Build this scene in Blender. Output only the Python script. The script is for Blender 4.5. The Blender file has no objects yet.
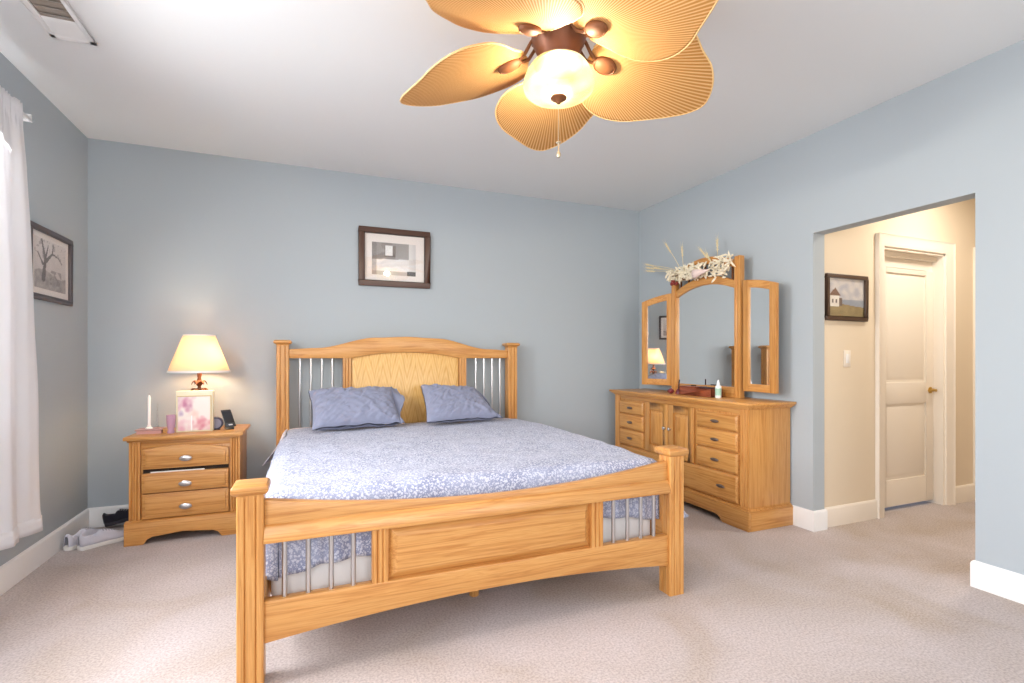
import bpy, bmesh, math, random
from mathutils import Vector, Matrix, noise
random.seed(7)
sin, cos, pi, rad = math.sin, math.cos, math.pi, math.radians
S = bpy.context.scene
COL = S.collection

# ------------------------------------------------------------------ camera, sky, lights, exposure
cd = bpy.data.cameras.new('camera'); cam = bpy.data.objects.new('camera', cd); COL.objects.link(cam)
cam.location = (0, 0, 1.19); cam.rotation_euler = (rad(90), 0, rad(-22.0158))
cd.sensor_width = 36; cd.lens = 496.743 / 1024 * 36; cd.shift_y = 16.85 / 1024
cd.clip_start = 0.02
S.camera = cam
S.view_settings.view_transform = 'Standard'; S.view_settings.look = 'None'
S.view_settings.gamma = 1; S.view_settings.use_curve_mapping = False
S.view_settings.exposure = 1.0

w = bpy.data.worlds.new('daylight'); S.world = w; w.use_nodes = True
nt = w.node_tree; bg = nt.nodes['Background']
sky = nt.nodes.new('ShaderNodeTexSky'); sky.sky_type = 'NISHITA'; sky.sun_disc = False
sky.sun_elevation = rad(40); sky.sun_rotation = rad(200)
nt.links.new(sky.outputs[0], bg.inputs[0]); bg.inputs[1].default_value = 0.12

def area(name, loc, rot, sx, sy, power, color):
    l = bpy.data.lights.new(name, 'AREA'); l.shape = 'RECTANGLE'; l.size = sx; l.size_y = sy
    l.energy = power; l.color = color; l.spread = rad(158)
    o = bpy.data.objects.new(name, l); o.location = loc; o.rotation_euler = rot; COL.objects.link(o); return o
# daylight through the curtained window, then added fill from unseen ones (each lamp stands outside its window)
area('window_daylight', (-1.66, 2.45, 1.68), (0, rad(-62), 0), 1.5, 1.5, 74, (0.97, 0.98, 1.0))
area('added_front_fill', (-1.66, 0.0, 1.68), (0, rad(-75), 0), 1.5, 1.6, 32, (0.98, 0.98, 1.0))  # fill lamp added to brighten the right wall
area('added_rear_fill', (-0.1, -1.55, 1.62), (rad(90), 0, 0), 1.3, 1.5, 15, (0.98, 0.98, 1.0))  # fill lamp added behind the camera
area('added_rear_fill', (2.0, -1.55, 1.62), (rad(90), 0, 0), 1.3, 1.5, 15, (0.98, 0.98, 1.0))  # second added fill lamp behind the camera

# ------------------------------------------------------------------ helpers: materials
def lin(c):
    if isinstance(c, str): c = [int(c[i:i + 2], 16) / 255 for i in (0, 2, 4)]
    return tuple(x / 12.92 if x <= .04045 else ((x + .055) / 1.055) ** 2.4 for x in c) + (1,)
def mat(name, col, rough=.5, metal=0, spec=.5, **kw):
    m = bpy.data.materials.new(name); m.use_nodes = True
    b = m.node_tree.nodes['Principled BSDF']
    b.inputs['Base Color'].default_value = lin(col); b.inputs['Roughness'].default_value = rough
    b.inputs['Metallic'].default_value = metal; b.inputs['Specular IOR Level'].default_value = spec
    for k, v in kw.items(): b.inputs[k.replace('_', ' ')].default_value = v
    return m
def N(m, t, **kw):
    n = m.node_tree.nodes.new(t)
    for k, v in kw.items():
        if k.startswith('i_'):
            key = k[2:]; key = int(key) if key.isdigit() else key.replace('_', ' ')
            n.inputs[key].default_value = v
        else: setattr(n, k, v)
    return n
def L(m, a, b): m.node_tree.links.new(a, b)
def bsdf(m): return m.node_tree.nodes['Principled BSDF']
def coords(m, scale, kind='Object'):
    tc = N(m, 'ShaderNodeTexCoord'); mp = N(m, 'ShaderNodeMapping'); mp.inputs['Scale'].default_value = scale
    L(m, tc.outputs[kind], mp.inputs['Vector']); return mp.outputs[0]
def ramp(m, fac, stops):
    r = N(m, 'ShaderNodeValToRGB'); e = r.color_ramp.elements
    while len(e) < len(stops): e.new(.5)
    for el, (p, c) in zip(e, stops): el.position = p; el.color = lin(c)
    L(m, fac, r.inputs[0]); return r.outputs[0]
def mixc(m, fac, a, b, blend='MIX'):
    x = N(m, 'ShaderNodeMix', data_type='RGBA', blend_type=blend)
    for i, v in ((0, fac), (6, a), (7, b)):
        if hasattr(v, 'links'): L(m, v, x.inputs[i])
        elif i == 0: x.inputs[0].default_value = v
        else: x.inputs[i].default_value = lin(v)
    return x.outputs[2]
def bump(m, h, strength=.3, dist=.01):
    b = N(m, 'ShaderNodeBump'); b.inputs['Strength'].default_value = strength; b.inputs['Distance'].default_value = dist
    L(m, h, b.inputs['Height']); L(m, b.outputs[0], bsdf(m).inputs['Normal'])

def oak(axis, name, light='D79E5A', mid='CE914C', dark='BF803F', veneer=False):
    m = mat(name, mid, .38, Coat_Weight=.25, Coat_Roughness=.25)
    sc = [13, 13, 13]; sc['xyz'.index(axis)] = .5
    fs = [150, 150, 150]; fs['xyz'.index(axis)] = 5
    oi = N(m, 'ShaderNodeObjectInfo')
    tc = N(m, 'ShaderNodeTexCoord'); off = N(m, 'ShaderNodeVectorMath', operation='ADD')
    sc3 = N(m, 'ShaderNodeVectorMath', operation='SCALE'); sc3.inputs[0].default_value = (3.1, 4.7, 5.3)
    L(m, oi.outputs['Random'], sc3.inputs['Scale']); L(m, tc.outputs['Object'], off.inputs[0]); L(m, sc3.outputs[0], off.inputs[1])
    mp = N(m, 'ShaderNodeMapping'); mp.inputs['Scale'].default_value = sc; L(m, off.outputs[0], mp.inputs['Vector'])
    n1 = N(m, 'ShaderNodeTexNoise', i_Scale=3.2, i_Detail=4, i_Distortion=1.1); L(m, mp.outputs[0], n1.inputs['Vector'])
    mp2 = N(m, 'ShaderNodeMapping'); mp2.inputs['Scale'].default_value = fs; L(m, off.outputs[0], mp2.inputs['Vector'])
    n2 = N(m, 'ShaderNodeTexNoise', i_Scale=1.0, i_Detail=2); L(m, mp2.outputs[0], n2.inputs['Vector'])
    # growth rings: repeating bands of the slow noise
    mul = N(m, 'ShaderNodeMath', operation='MULTIPLY'); mul.inputs[1].default_value = 5; L(m, n1.outputs[0], mul.inputs[0])
    fr = N(m, 'ShaderNodeMath', operation='PINGPONG'); fr.inputs[1].default_value = 1; L(m, mul.outputs[0], fr.inputs[0])
    if veneer:
        sep = N(m, 'ShaderNodeSeparateXYZ'); L(m, tc.outputs['Object'], sep.inputs[0])
        pp = N(m, 'ShaderNodeMath', operation='PINGPONG'); pp.inputs[1].default_value = .067; L(m, sep.outputs['X'], pp.inputs[0])
        q = N(m, 'ShaderNodeMath', operation='MULTIPLY'); q.inputs[1].default_value = -4.2; L(m, pp.outputs[0], q.inputs[0])
        a = N(m, 'ShaderNodeMath', operation='ADD'); L(m, q.outputs[0], a.inputs[0]); L(m, sep.outputs['Z'], a.inputs[1])
        b2 = N(m, 'ShaderNodeMath', operation='MULTIPLY_ADD'); L(m, n1.outputs[0], b2.inputs[0]); b2.inputs[1].default_value = .12; L(m, a.outputs[0], b2.inputs[2])
        c2 = N(m, 'ShaderNodeMath', operation='MULTIPLY'); c2.inputs[1].default_value = 11; L(m, b2.outputs[0], c2.inputs[0])
        fr = N(m, 'ShaderNodeMath', operation='PINGPONG'); fr.inputs[1].default_value = 1; L(m, c2.outputs[0], fr.inputs[0])
    c = ramp(m, fr.outputs[0], [(.0, dark), (.28, mid), (.75, light), (1, mid)] if not veneer else [(.0, 'D6A155'), (.16, mid), (.6, light), (1, mid)])
    pores = ramp(m, n2.outputs[0], [(.33, 'D9C3A2'), (.5, 'FFFFFF')])
    c = mixc(m, .38, c, pores, 'MULTIPLY')
    br = N(m, 'ShaderNodeHueSaturation'); L(m, c, br.inputs['Color'])
    mr = N(m, 'ShaderNodeMapRange'); mr.inputs['To Min'].default_value = .93; mr.inputs['To Max'].default_value = 1.06
    L(m, oi.outputs['Random'], mr.inputs[0]); L(m, mr.outputs[0], br.inputs['Value'])
    L(m, br.outputs[0], bsdf(m).inputs['Base Color'])
    bump(m, n2.outputs[0], .08, .002)
    return m

M = {}
M['oak_x'] = oak('x', 'oak_along_x'); M['oak_y'] = oak('y', 'oak_along_y'); M['oak_z'] = oak('z', 'oak_along_z')
M['veneer'] = oak('z', 'oak_veneer', light='E8BE78', mid='DFAC60', veneer=True)

def paint(name, col, rough=.75):
    m = mat(name, col, rough, spec=.3)
    n = N(m, 'ShaderNodeTexNoise', i_Scale=160, i_Detail=3); L(m, coords(m, (1, 1, 1)), n.inputs['Vector']); bump(m, n.outputs[0], .05, .002)
    return m
M['wall'] = paint('blue_grey_paint', 'B2BABF')
M['ceiling'] = paint('ceiling_paint', 'EAECEC')
M['cream'] = paint('cream_paint', 'E6D6BE')
M['white'] = mat('white_gloss_paint', 'F2F1EF', .35)
M['trimcream'] = mat('warm_white_paint', 'F0E6D8', .4)
M['steel'] = mat('brushed_steel', 'CFCFD0', .3, 1)
M['pewter'] = mat('pewter', 'C9C5C4', .28, .9)
M['antique'] = mat('antique_pewter', '8A7A70', .35, .8)
M['brass'] = mat('brass', 'C9A452', .3, 1)
M['chain'] = mat('pale_chain', 'CDBFA4', .4, .6)
M['bronze'] = mat('bronze', '75462C', .45, .35)
M['bronze2'] = mat('carved_wood_bronze', '7A4A28', .6, .1)
M['dark'] = mat('dark_brown_gap_shade', '2B2017', .9)  # dark brown of backing and knob; also shade painted into the drawer gap
M['black'] = mat('black_plastic', '17171A', .35)
M['mirror'] = mat('mirror_silver', 'F4F6F6', .015, 1)
M['mattress'] = mat('mattress_ticking', 'E9E6E2', .9)

m = M['carpet'] = mat('carpet', 'D3C3B5', .95, spec=.15)
v = coords(m, (1, 1, 1))
n1 = N(m, 'ShaderNodeTexNoise', i_Scale=1.6, i_Detail=5, i_Distortion=.9); n2 = N(m, 'ShaderNodeTexNoise', i_Scale=105, i_Detail=5, i_Roughness=.6)
n3 = N(m, 'ShaderNodeTexNoise', i_Scale=330, i_Detail=2)
for n in (n1, n2, n3): L(m, v, n.inputs['Vector'])
c = ramp(m, n1.outputs[0], [(.3, 'BFB0A4'), (.48, 'C8BCB7'), (.68, 'D1C6C4')])
c2 = ramp(m, n2.outputs[0], [(.36, '9A918E'), (.6, 'FFFFFF')])
c = mixc(m, .42, c, c2, 'MULTIPLY'); L(m, c, bsdf(m).inputs['Base Color'])
ad = N(m, 'ShaderNodeMath', operation='ADD'); L(m, n2.outputs[0], ad.inputs[0]); L(m, n3.outputs[0], ad.inputs[1])
bump(m, ad.outputs[0], .2, .006)

def fabric(name, col, rough=.9, weave=260, st=.15):
    m = mat(name, col, rough, spec=.2, Sheen_Weight=.15)
    n = N(m, 'ShaderNodeTexNoise', i_Scale=weave, i_Detail=2); L(m, coords(m, (1, 1, 1)), n.inputs['Vector']); bump(m, n.outputs[0], st, .003)
    return m
M['pillow'] = fabric('slate_pillowcase', '8E92A8')
M['pillow_in'] = fabric('slate_pillowcase_hem', '878BA0')

def blossom(name, base, base2, spot, dens):
    m = mat(name, base, .9, spec=.2, Sheen_Weight=.15)
    v = coords(m, (1, 1, 1))
    nz = N(m, 'ShaderNodeTexNoise', i_Scale=14, i_Detail=3); L(m, v, nz.inputs['Vector'])
    mx = N(m, 'ShaderNodeMix', data_type='VECTOR'); mx.inputs[0].default_value = .035; L(m, v, mx.inputs[4]); L(m, nz.outputs['Color'], mx.inputs[5])
    v1 = N(m, 'ShaderNodeTexVoronoi', i_Scale=84); v2 = N(m, 'ShaderNodeTexVoronoi', i_Scale=150)
    L(m, mx.outputs[1], v1.inputs['Vector']); L(m, mx.outputs[1], v2.inputs['Vector'])
    big = N(m, 'ShaderNodeTexNoise', i_Scale=9, i_Detail=2); L(m, v, big.inputs['Vector'])
    c = ramp(m, big.outputs[0], [(.4, base), (.6, base2)])
    f1 = ramp(m, v1.outputs['Distance'], [(dens, 'FFFFFF'), (dens + .1, '000000')])
    f2 = ramp(m, v2.outputs['Distance'], [(dens - .08, 'FFFFFF'), (dens + .04, '000000')])
    c = mixc(m, f1, c, spot); c = mixc(m, f2, c, spot)
    L(m, c, bsdf(m).inputs['Base Color'])
    return m
M['comforter'] = blossom('blossom_print_cotton', '898EA8', '9BA0B7', 'C8CAD6', .35)
M['comforter2'] = blossom('blossom_print_reverse', 'CFC2C4', 'C4B8C0', 'E4DCDE', .38)

def translucent(name, col, t=.5, rough=.8):
    m = mat(name, col, rough, spec=.2)
    tr = N(m, 'ShaderNodeBsdfTranslucent'); tr.inputs[0].default_value = lin(col)
    mx = N(m, 'ShaderNodeMixShader'); mx.inputs[0].default_value = t
    out = m.node_tree.nodes['Material Output']
    L(m, bsdf(m).outputs[0], mx.inputs[1]); L(m, tr.outputs[0], mx.inputs[2]); L(m, mx.outputs[0], out.inputs[0])
    return m
M['curtain'] = translucent('white_curtain_cotton', 'ECEBED', .12)
M['shade'] = translucent('lampshade_linen', 'F5DFC4', .4)
m = M['palm'] = translucent('woven_palm', 'E8B878', .3, .6)
# fine radiating ribs of the palm leaf: angle about the leaf's foot
tc = N(m, 'ShaderNodeTexCoord'); sp = N(m, 'ShaderNodeSeparateXYZ'); L(m, tc.outputs['Object'], sp.inputs[0])
sx = N(m, 'ShaderNodeMath', operation='SUBTRACT'); L(m, sp.outputs['X'], sx.inputs[0]); sx.inputs[1].default_value = .1
at = N(m, 'ShaderNodeMath', operation='ARCTAN2'); L(m, sp.outputs['Y'], at.inputs[0]); L(m, sx.outputs[0], at.inputs[1])
mu = N(m, 'ShaderNodeMath', operation='MULTIPLY'); L(m, at.outputs[0], mu.inputs[0]); mu.inputs[1].default_value = 210
sn = N(m, 'ShaderNodeMath', operation='SINE'); L(m, mu.outputs[0], sn.inputs[0])
c = ramp(m, sn.outputs[0], [(.0, 'CE9650'), (.18, 'E9BA7C'), (1, 'F2CC96')])
for n in m.node_tree.nodes:
    if n.type == 'BSDF_TRANSLUCENT': L(m, c, n.inputs[0])
L(m, c, bsdf(m).inputs['Base Color']); bump(m, sn.outputs[0], .12, .003)
M['palmedge'] = mat('palm_binding', 'E2BC82', .6)

m = M['glassbowl'] = mat('alabaster_glass', '3A3322', .25)
nz = N(m, 'ShaderNodeTexNoise', i_Scale=5, i_Detail=1, i_Distortion=1.2); L(m, coords(m, (1, 1, 1)), nz.inputs['Vector'])
c = ramp(m, nz.outputs[0], [(.34, 'A5904F'), (.48, 'CDBB7E'), (.62, 'FFEEB8')])
L(m, c, bsdf(m).inputs['Emission Color']); bsdf(m).inputs['Emission Strength'].default_value = 1.15
tp = N(m, 'ShaderNodeBsdfTransparent'); mx = N(m, 'ShaderNodeMixShader'); mx.inputs[0].default_value = .25
L(m, bsdf(m).outputs[0], mx.inputs[1]); L(m, tp.outputs[0], mx.inputs[2]); L(m, mx.outputs[0], m.node_tree.nodes['Material Output'].inputs[0])
m = M['glass'] = bpy.data.materials.new('window_glass'); m.use_nodes = True
t = N(m, 'ShaderNodeBsdfTransparent'); g = N(m, 'ShaderNodeBsdfGlossy'); g.inputs['Roughness'].default_value = .02
mx = N(m, 'ShaderNodeMixShader'); mx.inputs[0].default_value = .06
L(m, t.outputs[0], mx.inputs[1]); L(m, g.outputs[0], mx.inputs[2]); L(m, mx.outputs[0], m.node_tree.nodes['Material Output'].inputs[0])
m = M['clear'] = bpy.data.materials.new('clear_glass'); m.use_nodes = True
t = N(m, 'ShaderNodeBsdfTransparent'); g = N(m, 'ShaderNodeBsdfGlossy'); g.inputs['Roughness'].default_value = .05
mx = N(m, 'ShaderNodeMixShader'); mx.inputs[0].default_value = .25
L(m, t.outputs[0], mx.inputs[1]); L(m, g.outputs[0], mx.inputs[2]); L(m, mx.outputs[0], m.node_tree.nodes['Material Output'].inputs[0])
m = M['print'] = mat('printed_picture', 'FFFFFF', .5)
at = N(m, 'ShaderNodeVertexColor', layer_name='ink'); L(m, at.outputs[0], bsdf(m).inputs['Base Color'])

# ------------------------------------------------------------------ helpers: meshes
ORG = {}
def _new(name, data):
    o = bpy.data.objects.new(name, data); COL.objects.link(o); return o
def tag(o, label=None, cat=None, group=None, kind=None):
    for k, v in (('label', label), ('category', cat), ('group', group), ('kind', kind)):
        if v: o[k] = v
    return o
def thing(name, label, cat, loc, rz=0, group=None, local=None):
    o = _new(name, None); o.location = loc; o.rotation_euler = (0, 0, rz); o.empty_display_size = .05
    ORG[o.name] = Vector((0, 0, 0)) if (rz or local) else Vector(loc)
    return tag(o, label, cat, group)
class MB:
    def __init__(s): s.bm = bmesh.new()
    def face(s, vs):
        try: return s.bm.faces.new(vs)
        except ValueError: return None
    def v(s, *p): return s.bm.verts.new(p)
    def box(s, x0, x1, y0, y1, z0, z1, T=None):
        P = [(x, y, z) for z in (z0, z1) for y in (y0, y1) for x in (x0, x1)]
        if T: P = [T(*p) for p in P]
        V = [s.bm.verts.new(p) for p in P]
        for f in ((0, 2, 3, 1), (4, 5, 7, 6), (0, 1, 5, 4), (2, 6, 7, 3), (0, 4, 6, 2), (1, 3, 7, 5)): s.face([V[i] for i in f])
        return s
    def prism(s, poly, axis, a, b, T=None):
        f = {'z': lambda u, v, h: (u, v, h), 'y': lambda u, v, h: (u, h, v), 'x': lambda u, v, h: (h, u, v)}[axis]
        g = (lambda *p: T(*f(*p))) if T else f
        A = [s.bm.verts.new(g(u, v, a)) for u, v in poly]; B = [s.bm.verts.new(g(u, v, b)) for u, v in poly]
        n = len(poly); s.face(A); s.face(B[::-1])
        for i in range(n): s.face([A[i], B[i], B[(i + 1) % n], A[(i + 1) % n]])
        return s
    def strip(s, us, top, bot, d0, d1, f):
        """solid between curves top(u) and bot(u), depth d0..d1; f(u, v, d) -> point"""
        R = [[s.bm.verts.new(f(u, vv, d)) for vv, d in ((bot(u), d0), (top(u), d0), (top(u), d1), (bot(u), d1))] for u in us]
        for a, b in zip(R, R[1:]):
            for i in range(4): s.face([a[i], b[i], b[(i + 1) % 4], a[(i + 1) % 4]])
        s.face(R[0]); s.face(R[-1][::-1]); return s
    def raised(s, u0, u1, v0, v1, d0, d1, inset, f, top=None):
        """raised field: a rectangle at depth d0 rising to a smaller one at d1"""
        A = [(u0, v0), (u1, v0), (u1, v1), (u0, v1)]
        B = [(u0 + inset, v0 + inset), (u1 - inset, v0 + inset), (u1 - inset, v1 - inset), (u0 + inset, v1 - inset)]
        a = [s.bm.verts.new(f(u, v, d0)) for u, v in A]; b = [s.bm.verts.new(f(u, v, d1)) for u, v in B]
        for i in range(4): s.face([a[i], a[(i + 1) % 4], b[(i + 1) % 4], b[i]])
        s.face(b); s.face(a[::-1]); return s
    def lathe(s, prof, c=(0, 0, 0), seg=24, Mx=None, sxy=(1, 1)):
        Mx = Mx or Matrix.Translation(c); rings = []
        for r, h in prof:
            if r < 1e-5: rings.append([s.bm.verts.new(Mx @ Vector((0, 0, h)))])
            else: rings.append([s.bm.verts.new(Mx @ Vector((r * cos(2 * pi * k / seg) * sxy[0], r * sin(2 * pi * k / seg) * sxy[1], h))) for k in range(seg)])
        for a, b in zip(rings, rings[1:]):
            for k in range(seg):
                k2 = (k + 1) % seg
                q = ([a[0]] if len(a) == 1 else [a[k], a[k2]]) + ([b[0]] if len(b) == 1 else [b[k2], b[k]])
                s.face(q)
        for r in (rings[0], rings[-1]):
            if len(r) > 1 and (prof[0] != prof[-1]): s.face(r)
        return s
    def tube(s, pts, r, seg=8, cap=True):
        pts = [Vector(p) for p in pts]; rings = []
        up = Vector((0, 0, 1))
        for i, p in enumerate(pts):
            d = (pts[min(i + 1, len(pts) - 1)] - pts[max(i - 1, 0)]).normalized()
            a = d.cross(up if abs(d.z) < .95 else Vector((1, 0, 0))).normalized(); b = d.cross(a)
            rr = r[i] if isinstance(r, (list, tuple)) else r
            rings.append([s.bm.verts.new(p + (a * cos(2 * pi * k / seg) + b * sin(2 * pi * k / seg)) * rr) for k in range(seg)])
        for a, b in zip(rings, rings[1:]):
            for k in range(seg): s.face([a[k], a[(k + 1) % seg], b[(k + 1) % seg], b[k]])
        if cap: s.face(rings[0]); s.face(rings[-1][::-1])
        return s
    def grid(s, f, nu, nv, wrap=False):
        V = [[s.bm.verts.new(f(i / nu, j / nv)) for j in range(nv + (0 if wrap else 1))] for i in range(nu + 1)]
        mv = nv
        for i in range(nu):
            for j in range(mv):
                j2 = (j + 1) % len(V[0]) if wrap else j + 1
                s.face([V[i][j], V[i + 1][j], V[i + 1][j2], V[i][j2]])
        return V
    def build(s, name, mt, parent=None, bevel=0, smooth=True, local=False, origin=None, seg=2):
        bm = s.bm
        bmesh.ops.remove_doubles(bm, verts=bm.verts, dist=1e-5)
        bmesh.ops.recalc_face_normals(bm, faces=bm.faces)
        if bevel:
            es = [e for e in bm.edges if len(e.link_faces) == 2 and e.calc_face_angle(0) > rad(35)]
            if es: bmesh.ops.bevel(bm, geom=es, offset=bevel, segments=seg, profile=.5, affect='EDGES', clamp_overlap=True)
        o0 = Vector((0, 0, 0))
        if parent is not None: o0 = ORG.get(parent.name, o0)
        if origin is not None: o0 = Vector(origin)
        if o0.length and not local: bmesh.ops.translate(bm, verts=bm.verts, vec=-o0)
        me = bpy.data.meshes.new(name); bm.to_mesh(me); bm.free()
        for x in (mt if isinstance(mt, (list, tuple)) else [mt]): me.materials.append(x)
        if smooth:
            me.polygons.foreach_set('use_smooth', [True] * len(me.polygons))
            me.set_sharp_from_angle(angle=rad(38))
        o = _new(name, me)
        if parent is not None: o.parent = parent; ORG[o.name] = ORG.get(parent.name, Vector((0, 0, 0)))
        else:
            o.location = o0; ORG[o.name] = o0
        return o
def again(o, d, parent=None):
    """a copy of a part (or thing) moved by d, with copies of its children"""
    c = o.copy(); COL.objects.link(c); c.location = o.location + Vector(d)
    if parent is not None: c.parent = parent
    for ch in list(o.children):
        k = ch.copy(); COL.objects.link(k); k.parent = c
    return c
def struct(mb, name, mt, **kw):
    o = mb.build(name, mt, **kw); o['kind'] = 'structure'; return o
def solid(o, t, off=-1):
    md = o.modifiers.new('thick', 'SOLIDIFY'); md.thickness = t; md.offset = off
def lerp(x, xs, ys):
    for i in range(len(xs) - 1):
        if x <= xs[i + 1]:
            t = max(0, min(1, (x - xs[i]) / (xs[i + 1] - xs[i]))); return ys[i] + (ys[i + 1] - ys[i]) * t
    return ys[-1]
def slerp(x, xs, ys):
    for i in range(len(xs) - 1):
        if x <= xs[i + 1]:
            t = max(0, min(1, (x - xs[i]) / (xs[i + 1] - xs[i]))); t = t * t * (3 - 2 * t); return ys[i] + (ys[i + 1] - ys[i]) * t
    return ys[-1]
def lin_space(a, b, n): return [a + (b - a) * i / n for i in range(n + 1)]
XZ = lambda u, v, d: (u, d, v)          # faces the camera (front at small y)
YZ = lambda u, v, d: (d, u, v)          # faces the left (front at small x)

def sweep(b, prof, path, up=None, close=False):
    """sweep a (out, height) outline along a floor path with mitred corners; out is to the left of travel"""
    n = len(path); rows = []
    for i in range(n):
        p = Vector(path[i]); d0 = (p - Vector(path[i - 1])).normalized() if i else None; d1 = (Vector(path[i + 1]) - p).normalized() if i < n - 1 else None
        d0 = d0 or d1; d1 = d1 or d0
        n0 = Vector((-d0.y, d0.x)); n1 = Vector((-d1.y, d1.x)); m_ = (n0 + n1).normalized(); m_ = m_ / max(.2, m_.dot(n0))
        rows.append([b.v(*((up or (lambda x, y, h: (x, y, h)))(p.x + m_.x * o_, p.y + m_.y * o_, h))) for o_, h in prof])
    k = len(prof)
    for r, q in zip(rows, rows[1:]):
        for i in range(k): b.face([r[i], r[(i + 1) % k], q[(i + 1) % k], q[i]])
    b.face(rows[0]); b.face(rows[-1][::-1]); return b
# ------------------------------------------------------------------ the room
XL, XR, YB, YR, ZC = -1.456, 3.207, 4.353, -1.3, 2.738
OY0, OY1, OZ, HX, HY = 1.494, 2.395, 2.053, 3.318, 2.42
struct(MB().box(XL - .2, 6.2, YR - .2, YB + .2, -.1, 0), 'floor', M['carpet'])
struct(MB().box(XL - .2, HX, YR - .2, YB + .2, ZC, ZC + .1), 'ceiling', M['ceiling'])
struct(MB().box(HX, 6.2, .9, HY + .2, ZC, ZC + .1), 'ceiling_hall', M['ceiling'])
struct(MB().box(XL - .2, HX, YB, YB + .15, 0, ZC), 'wall_back', M['wall'])
WY0, WY1, WZ0, WZ1 = 1.62, 3.26, .86, 2.38
VY0, VY1 = -.85, .85
b = MB()
for a in ((YR - .2, VY0, 0, ZC), (VY1, WY0, 0, ZC), (WY1, YB, 0, ZC), (WY0, WY1, 0, WZ0), (WY0, WY1, WZ1, ZC), (VY0, VY1, 0, WZ0), (VY0, VY1, WZ1, ZC)): b.box(XL - .15, XL, *a)
struct(b, 'wall_left', M['wall'])
b = MB().box(XR, HX, YR - .2, OY0, 0, ZC).box(XR, HX, OY1, YB, 0, ZC).box(XR, HX, OY0, OY1, OZ, ZC)
struct(b, 'wall_right', M['wall'])
b = MB(); RW = ((-.85, .65), (1.25, 2.75))
for a in ((XL, -.85), (.65, 1.25), (2.75, XR)): b.box(a[0], a[1], YR - .15, YR, 0, ZC)
for a in RW: b.box(a[0], a[1], YR - .15, YR, 0, WZ0); b.box(a[0], a[1], YR - .15, YR, WZ1, ZC)
struct(b, 'wall_rear', M['wall'])
def window(n, u0, u1, T):
    b = MB(); f = .05
    for q in ((u0, u0 + f, WZ0, WZ1), (u1 - f, u1, WZ0, WZ1), (u0, u1, WZ0, WZ0 + f), (u0, u1, WZ1 - f, WZ1), (u0, u1, (WZ0 + WZ1) / 2 - .02, (WZ0 + WZ1) / 2 + .02)):
        b.box(q[0], q[1], .04, .09, q[2], q[3], T)
    o = struct(b, 'window_%d' % n, M['white'])
    MB().box(u0 + f, u1 - f, .06, .066, WZ0 + f, WZ1 - f, T).build('window_glass', M['glass'], o)
    MB().box(u0 - .04, u1 + .04, -.04, .04, WZ0 - .03, WZ0, T).build('window_sill', M['white'], o)
window(1, WY0, WY1, lambda u, d, z: (XL - d, u, z))
window(4, VY0, VY1, lambda u, d, z: (XL - d, u, z))  # unseen window, added as an opening for the front fill
window(2, *RW[0], lambda u, d, z: (u, YR - d, z))  # unseen rear window, added to let in fill
window(3, *RW[1], lambda u, d, z: (u, YR - d, z))  # unseen rear window, likewise added for fill
# hall: cream walls with a panelled door, a second doorway beyond
DX0, DX1, DZ = 3.99, 4.765, 2.035
b = MB().box(HX, DX0, HY, HY + .14, 0, ZC).box(DX1, 5.25, HY, HY + .14, 0, ZC).box(DX0, DX1, HY, HY + .14, DZ, ZC).box(5.25, 6.1, HY, HY + .14, DZ, ZC).box(6.0, 6.1, HY, HY + .14, 0, DZ)
struct(b, 'wall_hall_back', M['cream'])
struct(MB().box(6.1, 6.2, .9, HY + .14, 0, ZC), 'wall_hall_end', M['cream'])
struct(MB().box(HX, 6.1, .9, 1.0, 0, ZC), 'wall_hall_front', M['cream'])
def casing(n, x0, x1):
    b = MB(); c = .088
    prof = [(0, 0), (0, .012), (.02, .02), (.07, .02), (c, .03), (c, 0)]
    sweep(b, prof, [(x1, 0), (x1, DZ), (x0, DZ), (x0, 0)][::-1], lambda x, z, h: (x, HY - h, z))
    # jamb lining and stop
    b.box(x0, x0 + .018, HY, HY + .13, 0, DZ).box(x1 - .018, x1, HY, HY + .13, 0, DZ).box(x0, x1, HY, HY + .13, DZ - .018, DZ)
    return struct(b, 'trim_%d' % n, M['trimcream'])
casing(1, DX0, DX1); casing(2, 5.25, 6.0)
def panel_door(n, x0, x1, z1=1.9, y=2.49):
    b = MB(); d = .02
    b.box(x0, x1, y + .012, y + .04, .03, z1)
    zs = [(.03, .235), (.83, 1.0), (1.862, z1)]
    px0, px1 = x0 + .135, x1 - .095
    for z0, zz in zs: b.box(px0, px1, y, y + .02, z0, zz)
    b.box(x0, px0, y, y + .02, .03, z1).box(px1, x1, y, y + .02, .03, z1)
    for z0, zz in ((.235, .83), (1.0, 1.862)): b.raised(px0 + .02, px1 - .02, z0 + .02, zz - .02, y + .012, y + .003, .03, XZ)
    o = struct(b, 'door_%d' % n, M['trimcream'], bevel=.003)
    if n == 1:
        k = MB(); Mx = Matrix.Translation((x1 - .045, y, .93)) @ Matrix.Rotation(rad(90), 4, 'X')
        k.lathe([(.0, 0), (.026, 0), (.026, .006), (.011, .012), (.011, .045), (.0, .05)], Mx=Mx, seg=16)
        k.tube([(x1 - .045, y - .042, .93), (x1 - .09, y - .046, .932), (x1 - .14, y - .04, .928)], [.009, .008, .006], 8)
        k.lathe([(0, 0), (.013, .0), (.013, .012), (0, .014)], Mx=Matrix.Translation((x1 - .018, y - .002, .93)) @ Matrix.Rotation(rad(90), 4, 'X'), seg=12)
        h = k.build('door_handle', M['brass'], o); h['label'] = 'brass lever handle'
    return o
panel_door(1, DX0 + .02, DX1 - .018)
panel_door(2, 5.27, 5.98)
struct(MB().box(DX0 + .018, DX1 - .018, 2.5, 2.53, 1.9, DZ - .018).box(DX0 + .018, DX1 - .018, 2.465, 2.5, 1.98, DZ - .018), 'trim_3', M['trimcream'])

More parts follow.
